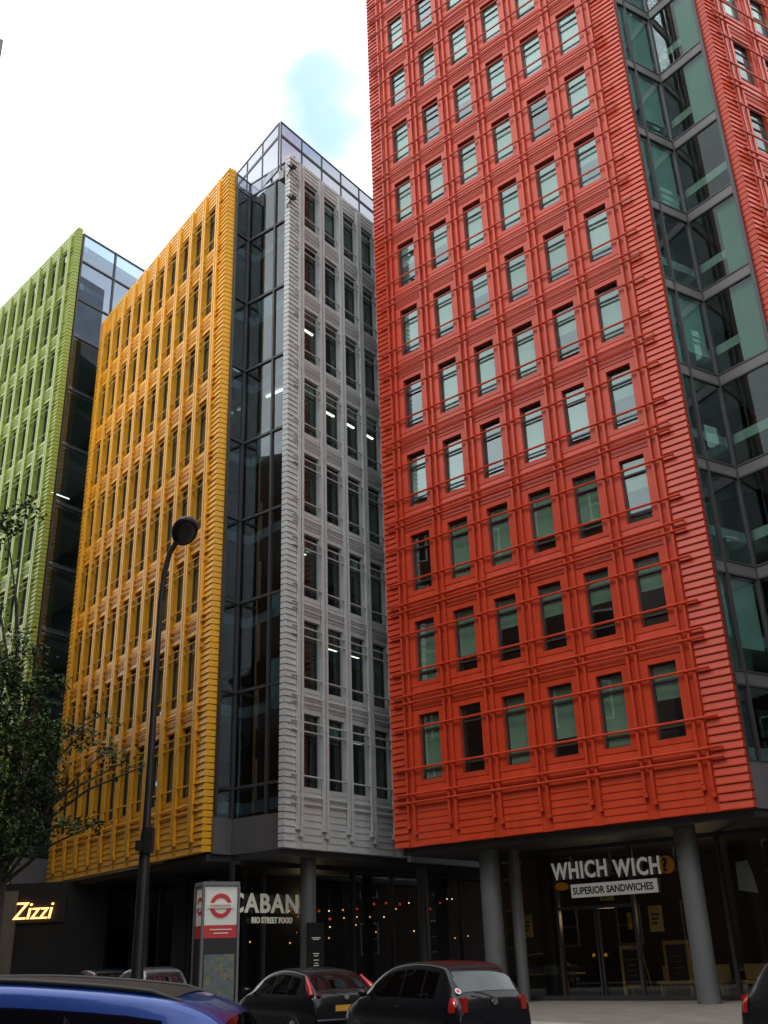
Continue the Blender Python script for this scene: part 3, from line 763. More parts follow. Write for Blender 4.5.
def aboard(x, y, ht, wd, label):
    t = thing('chalkboard_sign', label, 'board', root_at(M_red, x, y, .03) @ Matrix.Rotation(R(-6), 4, 'Z'))
    q = MB()
    q.box(-wd / 2, -wd / 2 + .09, -.03, .03, 0, ht); q.box(wd / 2 - .09, wd / 2, -.03, .03, 0, ht)
    q.box(-wd / 2 + .092, wd / 2 - .092, -.028, .028, ht - .12, ht); q.box(-wd / 2 + .092, wd / 2 - .092, -.028, .028, .32, .40); part('wooden_frame', q, 'pine_wood', t)
    q = MB(); q.box(-wd / 2 + .093, wd / 2 - .093, -.012, .012, .403, ht - .123); part('writing_board', q, 'chalk_board', t)
    q = MB()
    for k, w_ in enumerate((.5, .36, .44, .3)): q.box(-wd * w_ / 2, wd * w_ / 2, -.017, -.0125, ht * (.72 - .1 * k), ht * (.735 - .1 * k))
    part('chalk_writing', q, 'stone_trim', t)
    for sx in (-1, 1):
        q = MB(); q.tube([(sx * (wd / 2 - .05), .035, ht - .1), (sx * (wd / 2 - .05), .45, 0.01)], .02, 6); part('leg', q, 'pine_wood', t)
aboard(4.98, 3.5, 1.55, .85, 'tall wooden framed chalkboard just inside the right door')
aboard(6.35, 3.9, 1.65, .9, 'wooden framed chalkboard behind the tan bench')
def bench(x, wd, label):
    t = thing('bench_seat', label, 'bench', root_at(M_red, x, 3.75, .03))
    q = MB(); q.box(-wd / 2, wd / 2, .25, .36, .5, .92); part('backrest', q, 'bench_tan', t)
    q = MB(); q.box(-wd / 2, wd / 2, -.25, .24, .40, .48); part('seat', q, 'pine_wood', t)
    for sx in (-.45, 0, .45):
        q = MB(); q.box(sx * wd - .03, sx * wd + .03, -.2, .2, 0, .398); part('leg', q, 'pine_wood', t)
bench(6.85, 2.2, 'tan bench behind the glass directly left of the thick column')
bench(9.6, 2.3, 'tan bench behind the glass right of the thick column')
t = thing('fire_extinguisher', 'red fire extinguisher standing by the left shop door', 'extinguisher', root_at(M_red, 2.45, 3.5, .03))
q = MB(); q.tube([(0, 0, 0), (0, 0, .5), (0, 0, .58), (0, 0, .62)], [.09, .09, .05, .03], 14); part('cylinder', q, 'red_vinyl', t, smooth=40)
q = MB(); q.box(-.02, .06, -.02, .02, .622, .68); part('valve', q, 'steel_dark', t)
t = thing('display_stand', 'small counter stand with a cream card left of the doors', 'stand', root_at(M_red, 1.85, 3.6, .03))
q = MB(); q.box(-.3, .3, 0, .4, 0, 1.05); part('cabinet', q, 'chalk_board', t)
q = MB(); q.box(-.28, .28, -.02, -.004, .72, 1.02); part('card', q, 'beige_stone', t)
t = thing('wall_sign', 'round orange wall sign with dark bar right of the thick column', 'sign', root_at(M_red, 10.35, 3.25, 2.15))
q = MB(); q.disc((0, 0), .23, -.02, .02); part('disc', q, 'disc_lit', t)
q = MB(); q.box(-.24, .24, -.03, -.022, -.035, .035); part('bar', q, 'sign_black', t)
t = thing('poster', 'crumpled white sheet taped inside dark glass right of the thick column', 'poster', root_at(M_red, 9.35, 3.10, 3.0))
q = MB(); q.add([(-.3, 0, 0), (.28, .01, -.12), (.22, 0, .35), (.10, .0, .82), (-.28, .01, .78), (-.3, .012, 0), (.28, .022, -.12), (.22, .012, .35), (.10, .012, .82), (-.28, .022, .78)], [(0, 1, 2, 3, 4), (9, 8, 7, 6, 5), (0, 5, 6, 1), (1, 6, 7, 2), (2, 7, 8, 3), (3, 8, 9, 4), (4, 9, 5, 0)]); part('sheet', q, 'sign_white', t)

# ------------------------------------------------------------------ pendant bulbs inside the restaurant and bar
bulb_me = {}
for k, m_ in (('a', 'bulb_glow'), ('b', 'bulb_white'), ('c', 'bulb_red')):
    q = MB(); q.sphere((0, 0, 0), .031 if k != 'c' else .055, 10, 6); bulb_me[k] = q.mesh('bulb', m_, True)
q = MB(); q.tube([(0, 0, .06), (0, 0, 1.0)], .008, 5); cord_me = q.mesh('cord', 'steel_dark')
def bulb(px, py, k, Mf, off, label, group):
    d = Vector(pix_dir(px, py)); I = Mf.inverted(); o = I @ Vector((0, 0, EYE)); dd = I.to_3x3() @ d
    p = o + dd * ((off - o.y) / dd.y)
    t = thing('pendant_lamp', label, 'lamp', Mf @ T(p), group)
    link('bulb', bulb_me[k], t)
    c = link('cord', cord_me, t); c.scale = (1, 1, max(.2, 4.66 - p.z - .06)); c.location.z = .06 - .06 * c.scale.z
for px, py, k in ((329, 911, 'b'), (343, 910, 'a'), (330, 927, 'b'), (344, 918, 'a'), (357, 917, 'a'), (356, 925, 'a'), (370, 917, 'a'), (384, 917, 'b'), (396, 909, 'a'),
                  (409, 903, 'b'), (447, 899, 'b'), (452, 899, 'b'), (414, 931, 'b'), (376, 932, 'a'), (455, 938, 'a'), (468, 936, 'a'), (289, 911, 'a'), (329, 938, 'a'), (250, 942, 'a'), (290, 943, 'a')):
    bulb(px, py, k, M_gry, 4.3 + random.random() * 2.5, 'small glowing amber pendant bulb inside the dark restaurant', 'amber pendant bulbs in the restaurant')
for px, py in ((319, 911), (330, 919), (357, 909), (386, 903), (400, 904), (374, 904), (287, 921), (440, 903), (430, 909), (352, 931)):
    bulb(px, py, 'c', M_gry, 5.0 + random.random() * 2, 'dim red lantern hanging inside the dark restaurant', 'red lanterns in the restaurant')
for px, py in ((505, 912), (509, 903), (516, 904), (512, 921), (505, 909)):
    bulb(px, py, 'a', M_red, 5.5, 'tiny amber bulb cluster inside the left of the sandwich shop', 'amber bulbs in the sandwich shop')
bulb(129, 957, 'b', M_yel, 4.0, 'single small white bulb glowing low in the yellow block shopfront', None)
def room_light(Mf, x, y, z, e, c=(1, .62, .3)):
    d = bpy.data.lights.new('room_lamp', 'POINT'); d.energy = e; d.color = c; d.shadow_soft_size = .25
    o = bpy.data.objects.new('room_lamp', d); col.objects.link(o); o.matrix_basis = Mf @ T((x, y, z))
room_light(M_red, 3.6, 4.7, 2.5, 30); room_light(M_red, 7.2, 4.8, 2.5, 42)
room_light(M_gry, 6, 5.5, 3.6, 30)

# ------------------------------------------------------------------ street lamp
lb = street(4.95, 14.6)
def at_depth(px, py, depth):
    v = Vector(pix_dir(px, py)); return Vector((0, 0, EYE)) + v * (depth / v.y)
p0 = at_depth(137, 978, 15.0); hd = at_depth(184, 528, 15.0); jt = at_depth(168, 566, 15.0)
t = thing('street_lamp', 'tall black street lamp with a hooded head in front of the yellow block', 'street lamp', frame((p0.x, p0.y), 0))
def rel(p): return (p.x - p0.x, p.y - p0.y, p.z)
top = rel(jt)
ph = top[2]
q = MB(); q.tube([(0, 0, 0), (0, 0, 1.1), (0, 0, 1.18), (0, 0, 3.2), (0, 0, 3.3), (0, 0, ph - 1.1)], [.105, .105, .085, .075, .056, .042], 14)
part('pole', q, 'lamp_black', t, smooth=40)
arm = [(0, 0, ph - 1.105), (0.0, 0, ph - .6), (.03, 0, ph - .15), (.10, -.02, ph + .2), (.22, -.04, ph + .42)]
q = MB(); q.tube(arm, [.041, .041, .041, .042, .045], 12); part('arm', q, 'lamp_black', t, smooth=40)
hx = rel(hd)
q = MB()
def ell(c, rx, ry, rz, nu=18, nv=10, z0=-1.0):
    o = len(q.v)
    for j in range(nv + 1):
        phi = PI / 2 - (PI / 2 - math.asin(z0)) * j / nv
        for i in range(nu):
            tt = 2 * PI * i / nu; q.v.append((c[0] + rx * math.cos(phi) * math.cos(tt), c[1] + ry * math.cos(phi) * math.sin(tt), c[2] + rz * math.sin(phi)))
    for j in range(nv):
        for i in range(nu):
            i2 = (i + 1) % nu; q.f.append((o + j * nu + i, o + (j + 1) * nu + i, o + (j + 1) * nu + i2, o + j * nu + i2))
    q.f.append(tuple(o + nv * nu + i for i in range(nu)))
ell((0, 0, 0), .235, .37, .15, z0=-.35)
HM = T((hx[0] + .04, -.12, ph + .55)) @ Matrix.Scale(.92, 4) @ Matrix.Rotation(R(-14), 4, 'Y') @ Matrix.Rotation(R(-14), 4, 'X') @ Matrix.Rotation(R(20), 4, 'Z')
h_ = part('lamp_head', q, 'lamp_black', t, HM, smooth=50)
q = MB(); ell((0, 0, -.045), .175, .29, .08, z0=-.0); 
lens = MB(); lens.v = [(v[0], v[1], -.053 - (v[2] + .045) * .6) for v in q.v]; lens.f = q.f
part('lamp_lens', lens, 'lamp_lens', h_, smooth=50)
q = MB(); q.box(-.11, .0, -.15, -.09, 2.98, 3.12); q.box(.0, .12, -.12, .04, 2.95, 3.3); part('control_box', q, 'lamp_black', t)

# ------------------------------------------------------------------ transport totem
tp = at_depth(214, 985, 18.0)
t = thing('transport_totem', 'white and red roundel topped map totem behind the blue car', 'sign', frame((tp.x, tp.y), 30))
HT = 2.72; wt, dt = .31, .20
q = MB(); q.box(-wt, wt, -dt, dt, 0.0, HT - .86); part('case', q, 'steel_dark', t)
q = MB()
for sx in (-1, 1):
    for sy in (-1, 1): q.box(sx * wt - .02 if sx < 0 else wt - .02, sx * wt + .02, sy * dt - .02, sy * dt + .02, 0.0, HT - .05)
part('frame', q, 'band_metal', t)
q = MB(); q.box(-wt + .021, wt - .021, -dt + .004, dt - .004, HT - .66, HT - .06); hb = part('head_box', q, 'sign_white', t)
q = MB(); q.box(-wt + .021, wt - .021, -dt + .002, dt - .002, HT - .856, HT - .664); part('red_band', q, 'red_vinyl', t)
q = MB(); q.box(-wt - .01, wt + .01, -dt - .02, dt + .02, HT - .048, HT + .015); part('cap', q, 'band_metal', t)
q = MB(); q.ring((0, HT - .36), .125, .19, -dt - .006, -dt + .003); part('roundel_ring', q, 'red_vinyl', hb)
q = MB(); q.box(-.225, .225, -dt - .014, -dt - .007, HT - .40, HT - .32); rb = part('roundel_bar', q, 'sign_white', hb)
link('lettering', text_mesh('UNDERGROUND', .055, .001, 'red_vinyl', 0, 0, .86), rb, T((-.195, -dt - .016, HT - .382)))
q = MB(); q.box(-.18, .2, -dt - .004, -dt + .001, HT - .735, HT - .72); q.box(-.12, .14, -dt - .004, -dt + .001, HT - .79, HT - .775); part('band_lettering', q, 'sign_white', t)
side = MB(); side.ring((0, 0), .09, .14, -.004, .004); side_me = side.mesh('roundel_ring', 'red_vinyl')
link('roundel_ring', side_me, hb, T((-wt + .018, 0, HT - .36)) @ Matrix.Rotation(R(-90), 4, 'Z'))
q = MB(); q.box(-.15, .15, -.006, -.005, -.03, .03); link('roundel_bar', q.mesh('roundel_bar', 'sign_white'), hb, T((-wt + .017, 0, HT - .36)) @ Matrix.Rotation(R(-90), 4, 'Z'))
mm = mat('street_map', (0.3, 0.34, 0.36), 0.35)
n = mm.node_tree.nodes; l = mm.node_tree.links
tcx = n.new('ShaderNodeTexCoord'); vo = n.new('ShaderNodeTexVoronoi'); vo.inputs['Scale'].default_value = 17; l.new(tcx.outputs['Object'], vo.inputs['Vector'])
vo2 = n.new('ShaderNodeTexVoronoi'); vo2.feature = 'DISTANCE_TO_EDGE'; vo2.inputs['Scale'].default_value = 17; l.new(tcx.outputs['Object'], vo2.inputs['Vector'])
rp = n.new('ShaderNodeValToRGB'); rp.color_ramp.interpolation = 'CONSTANT'
rp.color_ramp.elements[0].color = (.10, .12, .115, 1); rp.color_ramp.elements[1].color = (.06, .10, .13, 1); rp.color_ramp.elements[1].position = .55
e = rp.color_ramp.elements.new(.78); e.color = (.17, .15, .05, 1)
sp_ = n.new('ShaderNodeSeparateColor'); l.new(vo.outputs['Color'], sp_.inputs['Color']); l.new(sp_.outputs[0], rp.inputs['Fac'])
ls = n.new('ShaderNodeMath'); ls.operation = 'LESS_THAN'; ls.inputs[1].default_value = .03; l.new(vo2.outputs['Distance'], ls.inputs[0])
mx = n.new('ShaderNodeMix'); mx.data_type = 'RGBA'; l.new(ls.outputs[0], mx.inputs['Factor']); l.new(rp.outputs['Color'], mx.inputs[6]); mx.inputs[7].default_value = (.15, .16, .16, 1)
l.new(mx.outputs[2], n['Principled BSDF'].inputs['Base Color'])
q = MB(); q.box(-.26, .26, -dt - .006, -dt - .001, .35, 1.62); part('map_panel', q, 'street_map', t)

# ------------------------------------------------------------------ floodlights on the corner of the grey block
for z, dx, lb_ in ((34.1, -.1, 'small dark floodlight at the top corner of the grey block, upper one'), (32.35, 0.0, 'small dark floodlight at the top corner of the grey block, lower one')):
    t = thing('floodlight', lb_, 'floodlight', M_gry @ T((GU0 - .12, -.28, z)))
    q = MB(); q.box(-.13, .14, -.15, .08, -.07, .08); part('housing', q, 'window_metal', t, Matrix.Rotation(R(20), 4, 'X'))
    q = MB(); q.tube([(0, .05, -.05), (.0, .30, -.35), (.12, .32, -.35)], .03, 6); q.tube([(-.3, .0, -.1), (-.05, .0, -.02)], .035, 6); part('bracket', q, 'window_metal', t)

# ------------------------------------------------------------------ cars
def lerp_keys(keys, x):
    if x <= keys[0][0]: return keys[0][1]
    for (a, va), (b_, vb) in zip(keys, keys[1:]):
        if x <= b_:
            u = (x - a) / (b_ - a); return va + (vb - va) * u
    return keys[-1][1]
def chaikin(p, it=2):
    for _ in range(it):
        o = [p[0]]
        for a, b_ in zip(p, p[1:]):
            o.append((a[0] * .75 + b_[0] * .25, a[1] * .75 + b_[1] * .25)); o.append((a[0] * .25 + b_[0] * .75, a[1] * .25 + b_[1] * .75))
        o.append(p[-1]); p = o
    return p
def smooth_keys(keys, it=2):
    return chaikin(list(keys), it)

def make_car(name, label, M, spec, group=None):
    Lc, W = spec['L'], spec['W']; topk = smooth_keys(spec['top'], 2); belt = spec['belt']; roofw = spec['roofw']
    plank = smooth_keys(spec['plan'], 2)
    body_m = spec['paint']
    t = thing(name, label, 'car', M, group)
    zb = .22
    def section(x):
        zt = lerp_keys(topk, x); pl = lerp_keys(plank, x); hw = W / 2 * pl
        bz = min(belt + .03 * x / Lc, zt - .07)
        k = min(1, max(0, (zt - bz) / (spec['H'] - belt)))
        rw = hw * (.93 + (roofw - .93) * k)
        ring = [(0, zb), (hw * .86, zb), (hw * .95, zb + .05), (hw, .52), (hw * .995, bz - .12), (hw * .955, bz), (rw * 1.01, zt - .09), (rw * .95, zt - .03), (rw * .72, zt - .006), (0, zt)]
        return chaikin(ring, 2)
    def half_w(x, z):
        s_ = section(x); z = min(z, s_[-1][1] - .05); bst = 0
        for (a, za), (b_, z2) in zip(s_, s_[1:]):
            if za <= z <= z2 and z2 > za: bst = a + (b_ - a) * (z - za) / (z2 - za)
        return bst
    def top_z(x, y):
        s_ = section(x)[::-1]
        for (a, za), (b_, z2) in zip(s_, s_[1:]):
            if a <= abs(y) <= b_ and b_ > a: return za + (z2 - za) * (abs(y) - a) / (b_ - a)
        return s_[-1][1]
    xs = sorted(set([i * Lc / 46 for i in range(47)] + [k[0] for k in topk]))
    bm_ = MB(); n = None
    for x in xs:
        s_ = section(x); ring = s_ + [(-a, z) for a, z in s_[-2:0:-1]]; n = len(ring)
        bm_.v += [(a, x, z) for a, z in ring]
    for i in range(len(xs) - 1):
        for k in range(n):
            k2 = (k + 1) % n; bm_.f.append((i * n + k, i * n + k2, (i + 1) * n + k2, (i + 1) * n + k))
    bm_.f.append(tuple(range(n - 1, -1, -1))); bm_.f.append(tuple((len(xs) - 1) * n + k for k in range(n)))
    bodyp = part('body', bm_, body_m, t, smooth=38)
    def side_patch(x0, x1, zlo, zhi, off, sgn, nx=14, nz=5):
        q = MB()
        for i in range(nx + 1):
            x = x0 + (x1 - x0) * i / nx; a, c = zlo(x), zhi(x)
            for j in range(nz + 1):
                z = a + (c - a) * j / nz; q.v.append((sgn * (half_w(x, z) + off), x, z))
        for i in range(nx):
            for j in range(nz):
                o = i * (nz + 1) + j; q.f.append((o, o + 1, o + nz + 2, o + nz + 1))
        return q
    def top_patch(x0, x1, yw, off, nx=10, ny=8):
        q = MB()
        for i in range(nx + 1):
            x = x0 + (x1 - x0) * i / nx; w_ = yw(x)
            sl = (lerp_keys(topk, x + .02) - lerp_keys(topk, x - .02)) / .04; nn = math.hypot(1, sl)
            for j in range(ny + 1):
                y = -w_ + 2 * w_ * j / ny
                q.v.append((y, x - off * sl / nn, top_z(x, y) + off / nn))
        for i in range(nx):
            for j in range(ny):
                o = i * (ny + 1) + j; q.f.append((o, o + 1, o + ny + 2, o + ny + 1))
        return q
    roof_edge = lambda x: lerp_keys(topk, x) - .125
    for sgn in (-1, 1):
        for (a, c) in spec['wins']:
            zl = lambda x: belt + .03 * x / Lc + .03
            zh = lambda x: max(zl(x) + .004, roof_edge(x))
            part('side_window', side_patch(a, c, zl, zh, .008, sgn), 'car_glass', t, smooth=60)
        # lower trim along the sills
        part('side_trim', side_patch(.55, Lc - .75, lambda x: .44, lambda x: .50, .012, sgn, 10, 1), 'car_trim', t)
        # door mirror
        mxp = spec['mirror']
        q = MB(); ell_c = (sgn * (half_w(mxp, belt + .05) + .11), mxp, belt + .10); q.sphere(ell_c, .085, 10, 6, .8); part('door_mirror', q, body_m, t, smooth=60)
        hp = part('door_handle', side_patch(1.55, 1.72, lambda x: belt - .11, lambda x: belt - .08, .02, sgn, 3, 1), 'car_trim', t)
        # tail lamps
        a0, a1, z0, z1 = spec['tail']
        part('tail_lamp', side_patch(a0, a1, lambda x: z0 + spec.get('tskew', 0) * (x - a0), lambda x: min(z1 + spec.get('tskew', 0) * (x - a0), lerp_keys(topk, x) - .045), .014, sgn, 6, 5), 'tail_red', t, smooth=60)
        q = MB(); ye = half_w(0.015, (z0 + z1) / 2)
        q.box(*(sorted((sgn * (ye - .09), sgn * (ye + .003)))), -.012, .12, z0, z1 if not spec.get('tskew') else z0 + .02); part('tail_lamp', q, 'tail_red', t)
        if spec.get('tskew'):
            q = MB(); hw_ = W / 2 * .93; q.tube([(sgn * (hw_ - .035), .10, .93), (sgn * (hw_ - .07), .22, 1.05), (sgn * (hw_ - .155), .52, 1.27)], [.045, .07, .03], 8); part('tail_lamp', q, 'tail_red', t, smooth=50)
        # head lamps
        part('head_lamp', side_patch(Lc - .38, Lc - .05, lambda x: .60, lambda x: .74, .012, sgn, 5, 3), 'lens_clear', t, smooth=60)
        for wx in spec['wheels']:
            ys = sgn * (W / 2 - .01)
            q = MB(); q.tube([(ys - sgn * .18, wx, .30), (ys - sgn * .02, wx, .30), (ys + sgn * .005, wx, .30)], [.30, .30, .27], 26); wh = part('wheel', q, 'tyre_rubber', t, smooth=40)
            q = MB(); q.tube([(ys + sgn * .001, wx, .30), (ys + sgn * .016, wx, .30)], [.19, .17], 20)
            part('rim', q, 'rim_alloy', wh, smooth=40)
    a, c = spec['rearwin']; part('rear_window', top_patch(a, c, lambda x: W / 2 * lerp_keys(plank, x) * (.72 if x < c - .1 else   .66), .008), spec.get('rearglass', 'car_glass_rear'), t, smooth=60)
    a, c = spec['screen']; part('windscreen', top_patch(a, c, lambda x: W / 2 * .70, .008), 'car_glass', t, smooth=60)
    q = MB(); wp = W / 2 * lerp_keys(plank, 0) * .93; q.tube([(-wp, -.0, .47), (-wp * .55, -.035, .47), (wp * .55, -.035, .47), (wp, .0, .47)], .05, 8); part('rear_bumper', q, spec.get('bumper', body_m), t, smooth=50)
    q = MB(); z = spec['plate'][0]; q.box(-.26, .26, -.045 if z < .6 else -.02, -.012, z, z + .11); pl_ = part('number_plate', q, spec['plate'][1], t)
    q = MB(); q.tube([(0, -.012, belt + .02), (-.18, -.0 + .05, belt + .09), (-.34, .085, belt + .12)], .012, 6); part('rear_wiper', q, 'car_trim', t)
    q = MB(); q.disc((0, spec['badge']), .055, -.02, -.005, 16); part('badge', q, 'chrome', t)
    return t, side_patch, top_patch
glass('car_glass_rear', (0.10, 0.11, 0.11), 0.05, 1.55)

hatch = dict(L=3.82, W=1.66, H=1.53, belt=.93, roofw=.70, paint='car_black',
    top=[(0, .80), (.04, .93), (.14, 1.04), (.46, 1.40), (.62, 1.475), (1.3, 1.53), (2.0, 1.50), (2.45, 1.38), (3.02, 1.02), (3.2, .96), (3.62, .84), (3.82, .60)],
    plan=[(0, .86), (.1, .92), (.5, .985), (1.2, 1), (2.8, 1), (3.35, .95), (3.7, .84), (3.82, .72)],
    wins=[(.62, .98), (1.04, 1.62), (1.68, 2.80)], tail=(.06, .2, .76, .97), mirror=2.72, rearwin=(.15, .45), screen=(2.48, 3.0), wheels=(.66, 3.08), plate=(.36, 'plate_white'), badge=.90)
HEAD = 32.0
def car_frame(rl, W, deg, z=-.11):
    """rl: world xy of the rear left corner"""
    a = R(deg); return Matrix.Translation((rl[0] + math.cos(a) * W / 2, rl[1] + math.sin(a) * W / 2, z)) @ Matrix.Rotation(a, 4, 'Z')
rl = at_depth(452, 1000, 17.5)
c1, sp1, tp1 = make_car('parked_car', 'small black hatchback with round sticker, second from right in the row', car_frame(rl, 1.66, HEAD), hatch)
q = MB(); q.disc((0, 0), .055, -.004, .0, 18); st = part('sticker', q, 'sign_white', c1, T((-.60, .155, 1.065)) @ Matrix.Rotation(R(-40), 4, 'X'))
q = MB(); q.disc((0, 0), .03, -.008, -.005, 14); part('sticker_dot', q, 'red_vinyl', st)
focus = dict(rearglass='car_glass', L=4.15, W=1.70, H=1.46, belt=.92, roofw=.70, paint='car_black',
    top=[(0, .80), (.05, .95), (.16, 1.02), (.62, 1.34), (.80, 1.39), (1.5, 1.46), (2.1, 1.43), (2.55, 1.33), (3.15, 1.0), (3.35, .94), (3.9, .80), (4.15, .58)],
    plan=[(0, .86), (.1, .92), (.5, .985), (1.2, 1), (3.1, 1), (3.6, .95), (4.0, .84), (4.15, .70)],
    wins=[(.72, 1.12), (1.18, 1.85), (1.91, 2.95)], tail=(.14, .40, .93, 1.27), tskew=.6, mirror=2.9, rearwin=(.2, .60), screen=(2.6, 3.1), wheels=(.75, 3.36), plate=(.64, 'plate_yellow'), badge=.90)
rl = at_depth(309, 985, 22.0)
c2, sp2, tp2 = make_car('parked_car', 'black hatchback with high red tail lamps and orange plate, left of the sticker car', car_frame(rl, 1.70, HEAD), focus)
plt = [o for o in c2.children if o.name.startswith('number_plate')][0]
grey_c = dict(hatch); grey_c['paint'] = 'car_dark_grey'
rl = at_depth(725, 1000, 15.4)
make_car('parked_car', 'dark grey hatchback cut off by the right edge of the photo', Matrix.Translation((rl.x + .1, rl.y, -.11)) @ Matrix.Rotation(R(HEAD + 180), 4, 'Z') @ T((-.83, 0, 0)), grey_c)
navy = dict(focus); navy['paint'] = 'car_navy'; navy['H'] = 1.5
silver = dict(hatch); silver['paint'] = 'car_silver'
make_car('parked_car', 'distant dark blue car at far left, seen above the blue roof, further one', Matrix.Translation((*street(11.2, 35.2), -.02)) @ Matrix.Rotation(R(HEAD), 4, 'Z'), navy)
make_car('parked_car', 'distant pale silver car seen just above the blue roof under the neon sign', Matrix.Translation((*street(11.2, 30.6), -.08)) @ Matrix.Rotation(R(HEAD), 4, 'Z'), silver)
blue = dict(L=4.3, W=1.74, H=1.50, belt=.98, roofw=.74, paint='car_blue',
    top=[(0, .85), (.03, 1.05), (.10, 1.20), (.20, 1.36), (.36, 1.445), (.7, 1.51), (1.6, 1.585), (2.3, 1.56), (2.7, 1.42), (3.35, 1.05), (3.5, 1.0), (4.0, .86), (4.3, .62)],
    plan=[(0, .84), (.1, .90), (.5, .98), (1.2, 1), (3.2, 1), (3.75, .95), (4.15, .84), (4.3, .70)],
    rearglass='car_glass', wins=[(.50, 3.1)], tail=(.06, .2, .6, .8), mirror=3.1, rearwin=(.08, .19), screen=(2.75, 3.3), wheels=(.75, 3.4), plate=(.64, 'plate_yellow'), badge=.95)
# nearest car: side-on, its roof just below eye level
bx = at_depth(253, 1010, 5.9)
c3, spb, tpb = make_car('blue_car', 'bright blue car nearest the camera, only its roof in view', Matrix.Translation((bx.x + .03, 5.6 + .87, -.115)) @ Matrix.Rotation(R(91), 4, 'Z'), blue)
part('roof_panel', tpb(.45, 2.65, lambda x: .50, .006, 16, 8), 'car_roof' if 'car_roof' in MATS else 'car_trim', c3, smooth=60)
for sgn in (-1, 1):
    q = MB(); pts = []
    for k in range(14):
        x = .42 + 2.2 * k / 13; y = .545; pts.append((sgn * y, x, lerp_keys(smooth_keys(blue['top'], 2), x) - .02 + (.012 if 0 < k < 13 else -.01)))
    q.tube(pts, .018, 8); part('roof_rail', q, 'car_trim', c3, smooth=50)

# ------------------------------------------------------------------ tree
def tree(base, label, clusters, nleaf, leaf, trunk_top, seed):
    rnd = random.Random(seed)
    t = thing('street_tree', label, 'tree', frame(base, 0))
    b3 = Vector((base[0], base[1], 0))
    q = MB(); q.tube([(0, 0, 0), (.03, 0, 1.2), (.0, .05, 2.6), (.08, .05, trunk_top)], [.2, .16, .14, .11], 10)
    cl = [(Vector(c) - b3, r) for c, r in clusters]
    tips = []
    for c, r in cl:
        s0 = Vector((.05, .05, min(max(3.0, c.z - 1.2 - rnd.random()), trunk_top)))
        mid = s0.lerp(c, .55) + Vector((rnd.uniform(-.2, .2), rnd.uniform(-.2, .2), rnd.uniform(.1, .4)))
        q.tube([s0, mid, c], [.045, .025, .012], 6)
        for _ in range(5):
            d = Vector((rnd.gauss(0, 1), rnd.gauss(0, 1), rnd.gauss(0, .8))).normalized() * r * rnd.uniform(.7, 1.1)
            q.tube([c, c + d * .5 + Vector((0, 0, .05)), c + d], [.016, .010, .005], 4); tips.append((c, c + d, r))
    part('trunk', q, 'bark', t, smooth=60)
    lf = MB(); tot = sum(r ** 2.2 for _, r in cl)
    for c, r in cl:
        k = int(nleaf * r ** 2.2 / tot)
        ns = max(6, k // 14); spr = []
        for _ in range(ns):
            d = Vector((rnd.gauss(0, 1), rnd.gauss(0, 1), rnd.gauss(0, .8))).normalized() * r * (rnd.random() ** .45)
            spr.append((c + d, Vector((rnd.gauss(0, 1), rnd.gauss(0, 1), rnd.gauss(-.2, .5))).normalized()))
        for i in range(k):
            p, ax = spr[i % ns]
            p = p + ax * rnd.uniform(-.32, .32) + Vector((rnd.gauss(0, .06), rnd.gauss(0, .06), rnd.gauss(0, .06)))
            u = (ax + Vector((rnd.gauss(0, .6), rnd.gauss(0, .6), rnd.gauss(-.2, .5)))).normalized()
            v = u.cross(Vector((rnd.gauss(0, .5), rnd.gauss(0, .5), 1))).normalized(); s_ = leaf * rnd.uniform(.7, 1.3)
            nrm = u.cross(v) * s_ * .12
            lf.add([p, p + u * s_ * .5 + v * s_ * .34 + nrm, p + u * s_, p + u * s_ * .5 - v * s_ * .34 + nrm], [(0, 1, 2), (0, 2, 3)])
    me = bpy.data.meshes.new('crown'); me.from_pydata(lf.v, [], lf.f); me.materials.append(MATS['leaf'])
    link('crown', me, t)
    return t
TD = 20.0
cl = []
for px, py, r, dd in ((12, 522, .42, 0), (32, 508, .26, .3), (-14, 550, .4, 0), (-50, 650, 1.0, .5), (8, 668, .55, -.3), (34, 690, .5, .2), (62, 682, .26, .1), (0, 722, .95, 0), (50, 738, .6, -.4), (86, 735, .34, .3),
                      (112, 750, .28, .0), (134, 760, .18, .2), (12, 785, .95, .3), (58, 788, .5, .2), (-6, 832, .85, -.2), (34, 838, .45, .1), (72, 824, .32, -.1), (98, 826, .2, .1), (-10, 862, .4, .2), (-50, 760, 1.3, 0), (-45, 850, 1.1, .3), (106, 716, .16, 0), (40, 655, .28, .3), (4, 610, .2, .2), (24, 640, .25, 0), (150, 766, .12, .1)):
    p = at_depth(px - 6, py, TD + dd); cl.append((tuple(p), r * .92))
tb = at_depth(-10, 950, TD + .6)
tree((tb.x, tb.y), 'leafy dark green street tree at the left in front of the yellow block', cl, 16000, .095, 6.0, 11)

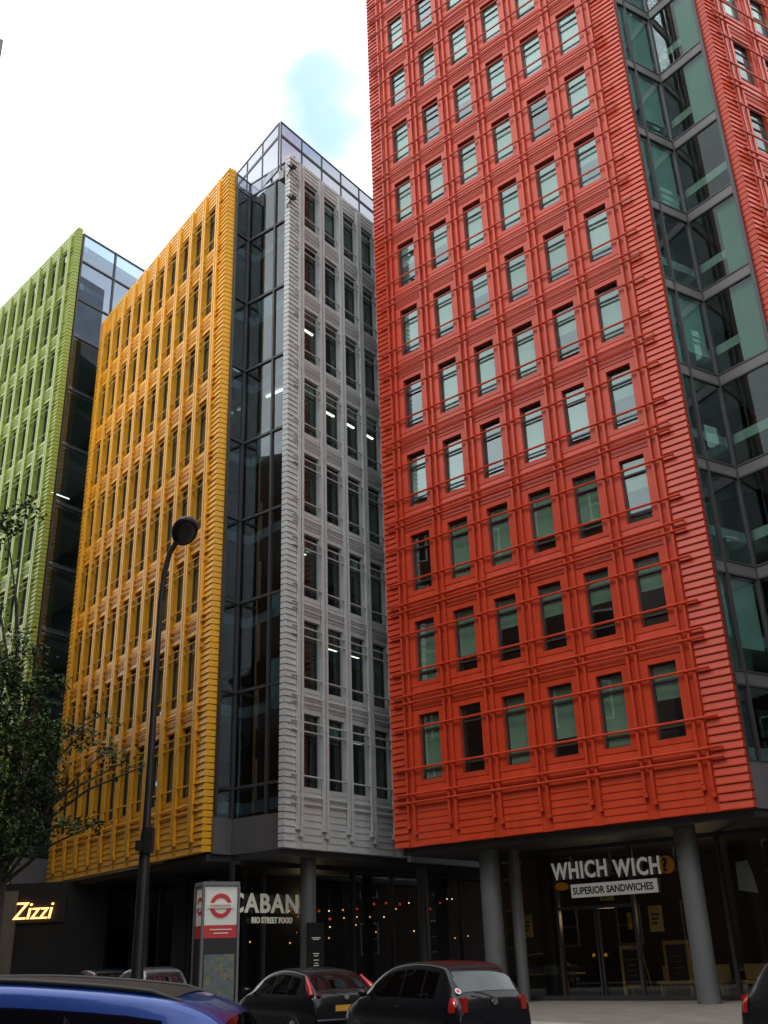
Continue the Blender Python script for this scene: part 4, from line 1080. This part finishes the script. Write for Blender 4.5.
# ------------------------------------------------------------------ neighbours across the street (mirrored in the glass), plus unseen blocks added against low sky
def brick_block(P, deg, wd, dp, ht, label, nx, nz, eave=.5):
    t = thing('brick_building', label, 'building', frame(P, deg))
    q = MB(); q.box(0, wd, 0, dp, 0, ht); part('wall', q, 'brick_dark', t)
    q = MB(); q.box(-eave, wd + eave, -eave, dp + eave, ht + .002, ht + .5); q.box(-eave * .5, wd + eave * .5, -eave * .5, dp + eave * .5, ht - .3, ht - .002)
    part('cornice', q, 'stone_trim', t)
    f = MB(); f.box(-.65, .65, -.04, .03, -.95, 1.05); fm = f.mesh('window', 'sign_white')
    g = MB(); g.box(-.55, .55, -.06, -.042, -.85, .0); g.box(-.55, .55, -.06, -.042, .06, .95); gm = g.mesh('pane', 'car_trim')
    for i in range(nx):
        for k in range(nz):
            o = link('window', fm, t, T(((i + .5) * wd / nx, 0, 2.6 + k * (ht - 2.5) / nz))); link('pane', gm, o)
def opp(n, t_): return street(n, t_)
# walls facing the street have outward normal toward +n: local -y must point to +n
corner = pix_dir(3.5, 40); kk = 22.0 / corner[1]; cxy = (corner[0] * kk, 22.0); chz = EYE + corner[2] * kk
cn = (cxy[0] * math.cos(R(32)) + cxy[1] * math.sin(R(32)), -cxy[0] * math.sin(R(32)) + cxy[1] * math.cos(R(32)))
brick_block(opp(cn[0], cn[1] + .0), 32 + 90, 27, 12, chz - .5, 'dark brick corner tower whose roof edge just enters the photo at left', 8, 7, eave=.0)
brick_block(opp(-13, -1), 32 + 90, 30, 12, 27, 'long dark brick block across the street behind the camera', 7, 6)
brick_block(opp(-13, -30), 32 + 90, 27, 12, 29, 'tall dark brick block across the street behind the camera', 7, 7)
brick_block(opp(14, -34), 32 + 180, 25, 12, 25, 'added dark brick block behind the camera, keeping bright horizon off the cars', 7, 6)  # added enclosure: blocks the white horizon mirrored in the car bodies
brick_block(opp(25, 6), 32 - 90, 34, 12, 22, 'added dark brick block on the near right, out of view, darkening glass reflections', 8, 6)  # unseen, added so the ground-floor glass mirrors something dark
brick_block(opp(52, 42), 32 - 90, 60, 12, 24, 'added dark brick block further right, out of view, darkening shop glass reflections', 14, 6)  # unseen, added where rays off the restaurant glass met open sky
brick_block(opp(1, 55), 32 + 90, 50, 12, 15, 'added long dark brick block up the street, out of view, blocking low sky', 13, 6)  # unseen, added to take low sky sheen off the yellow boards
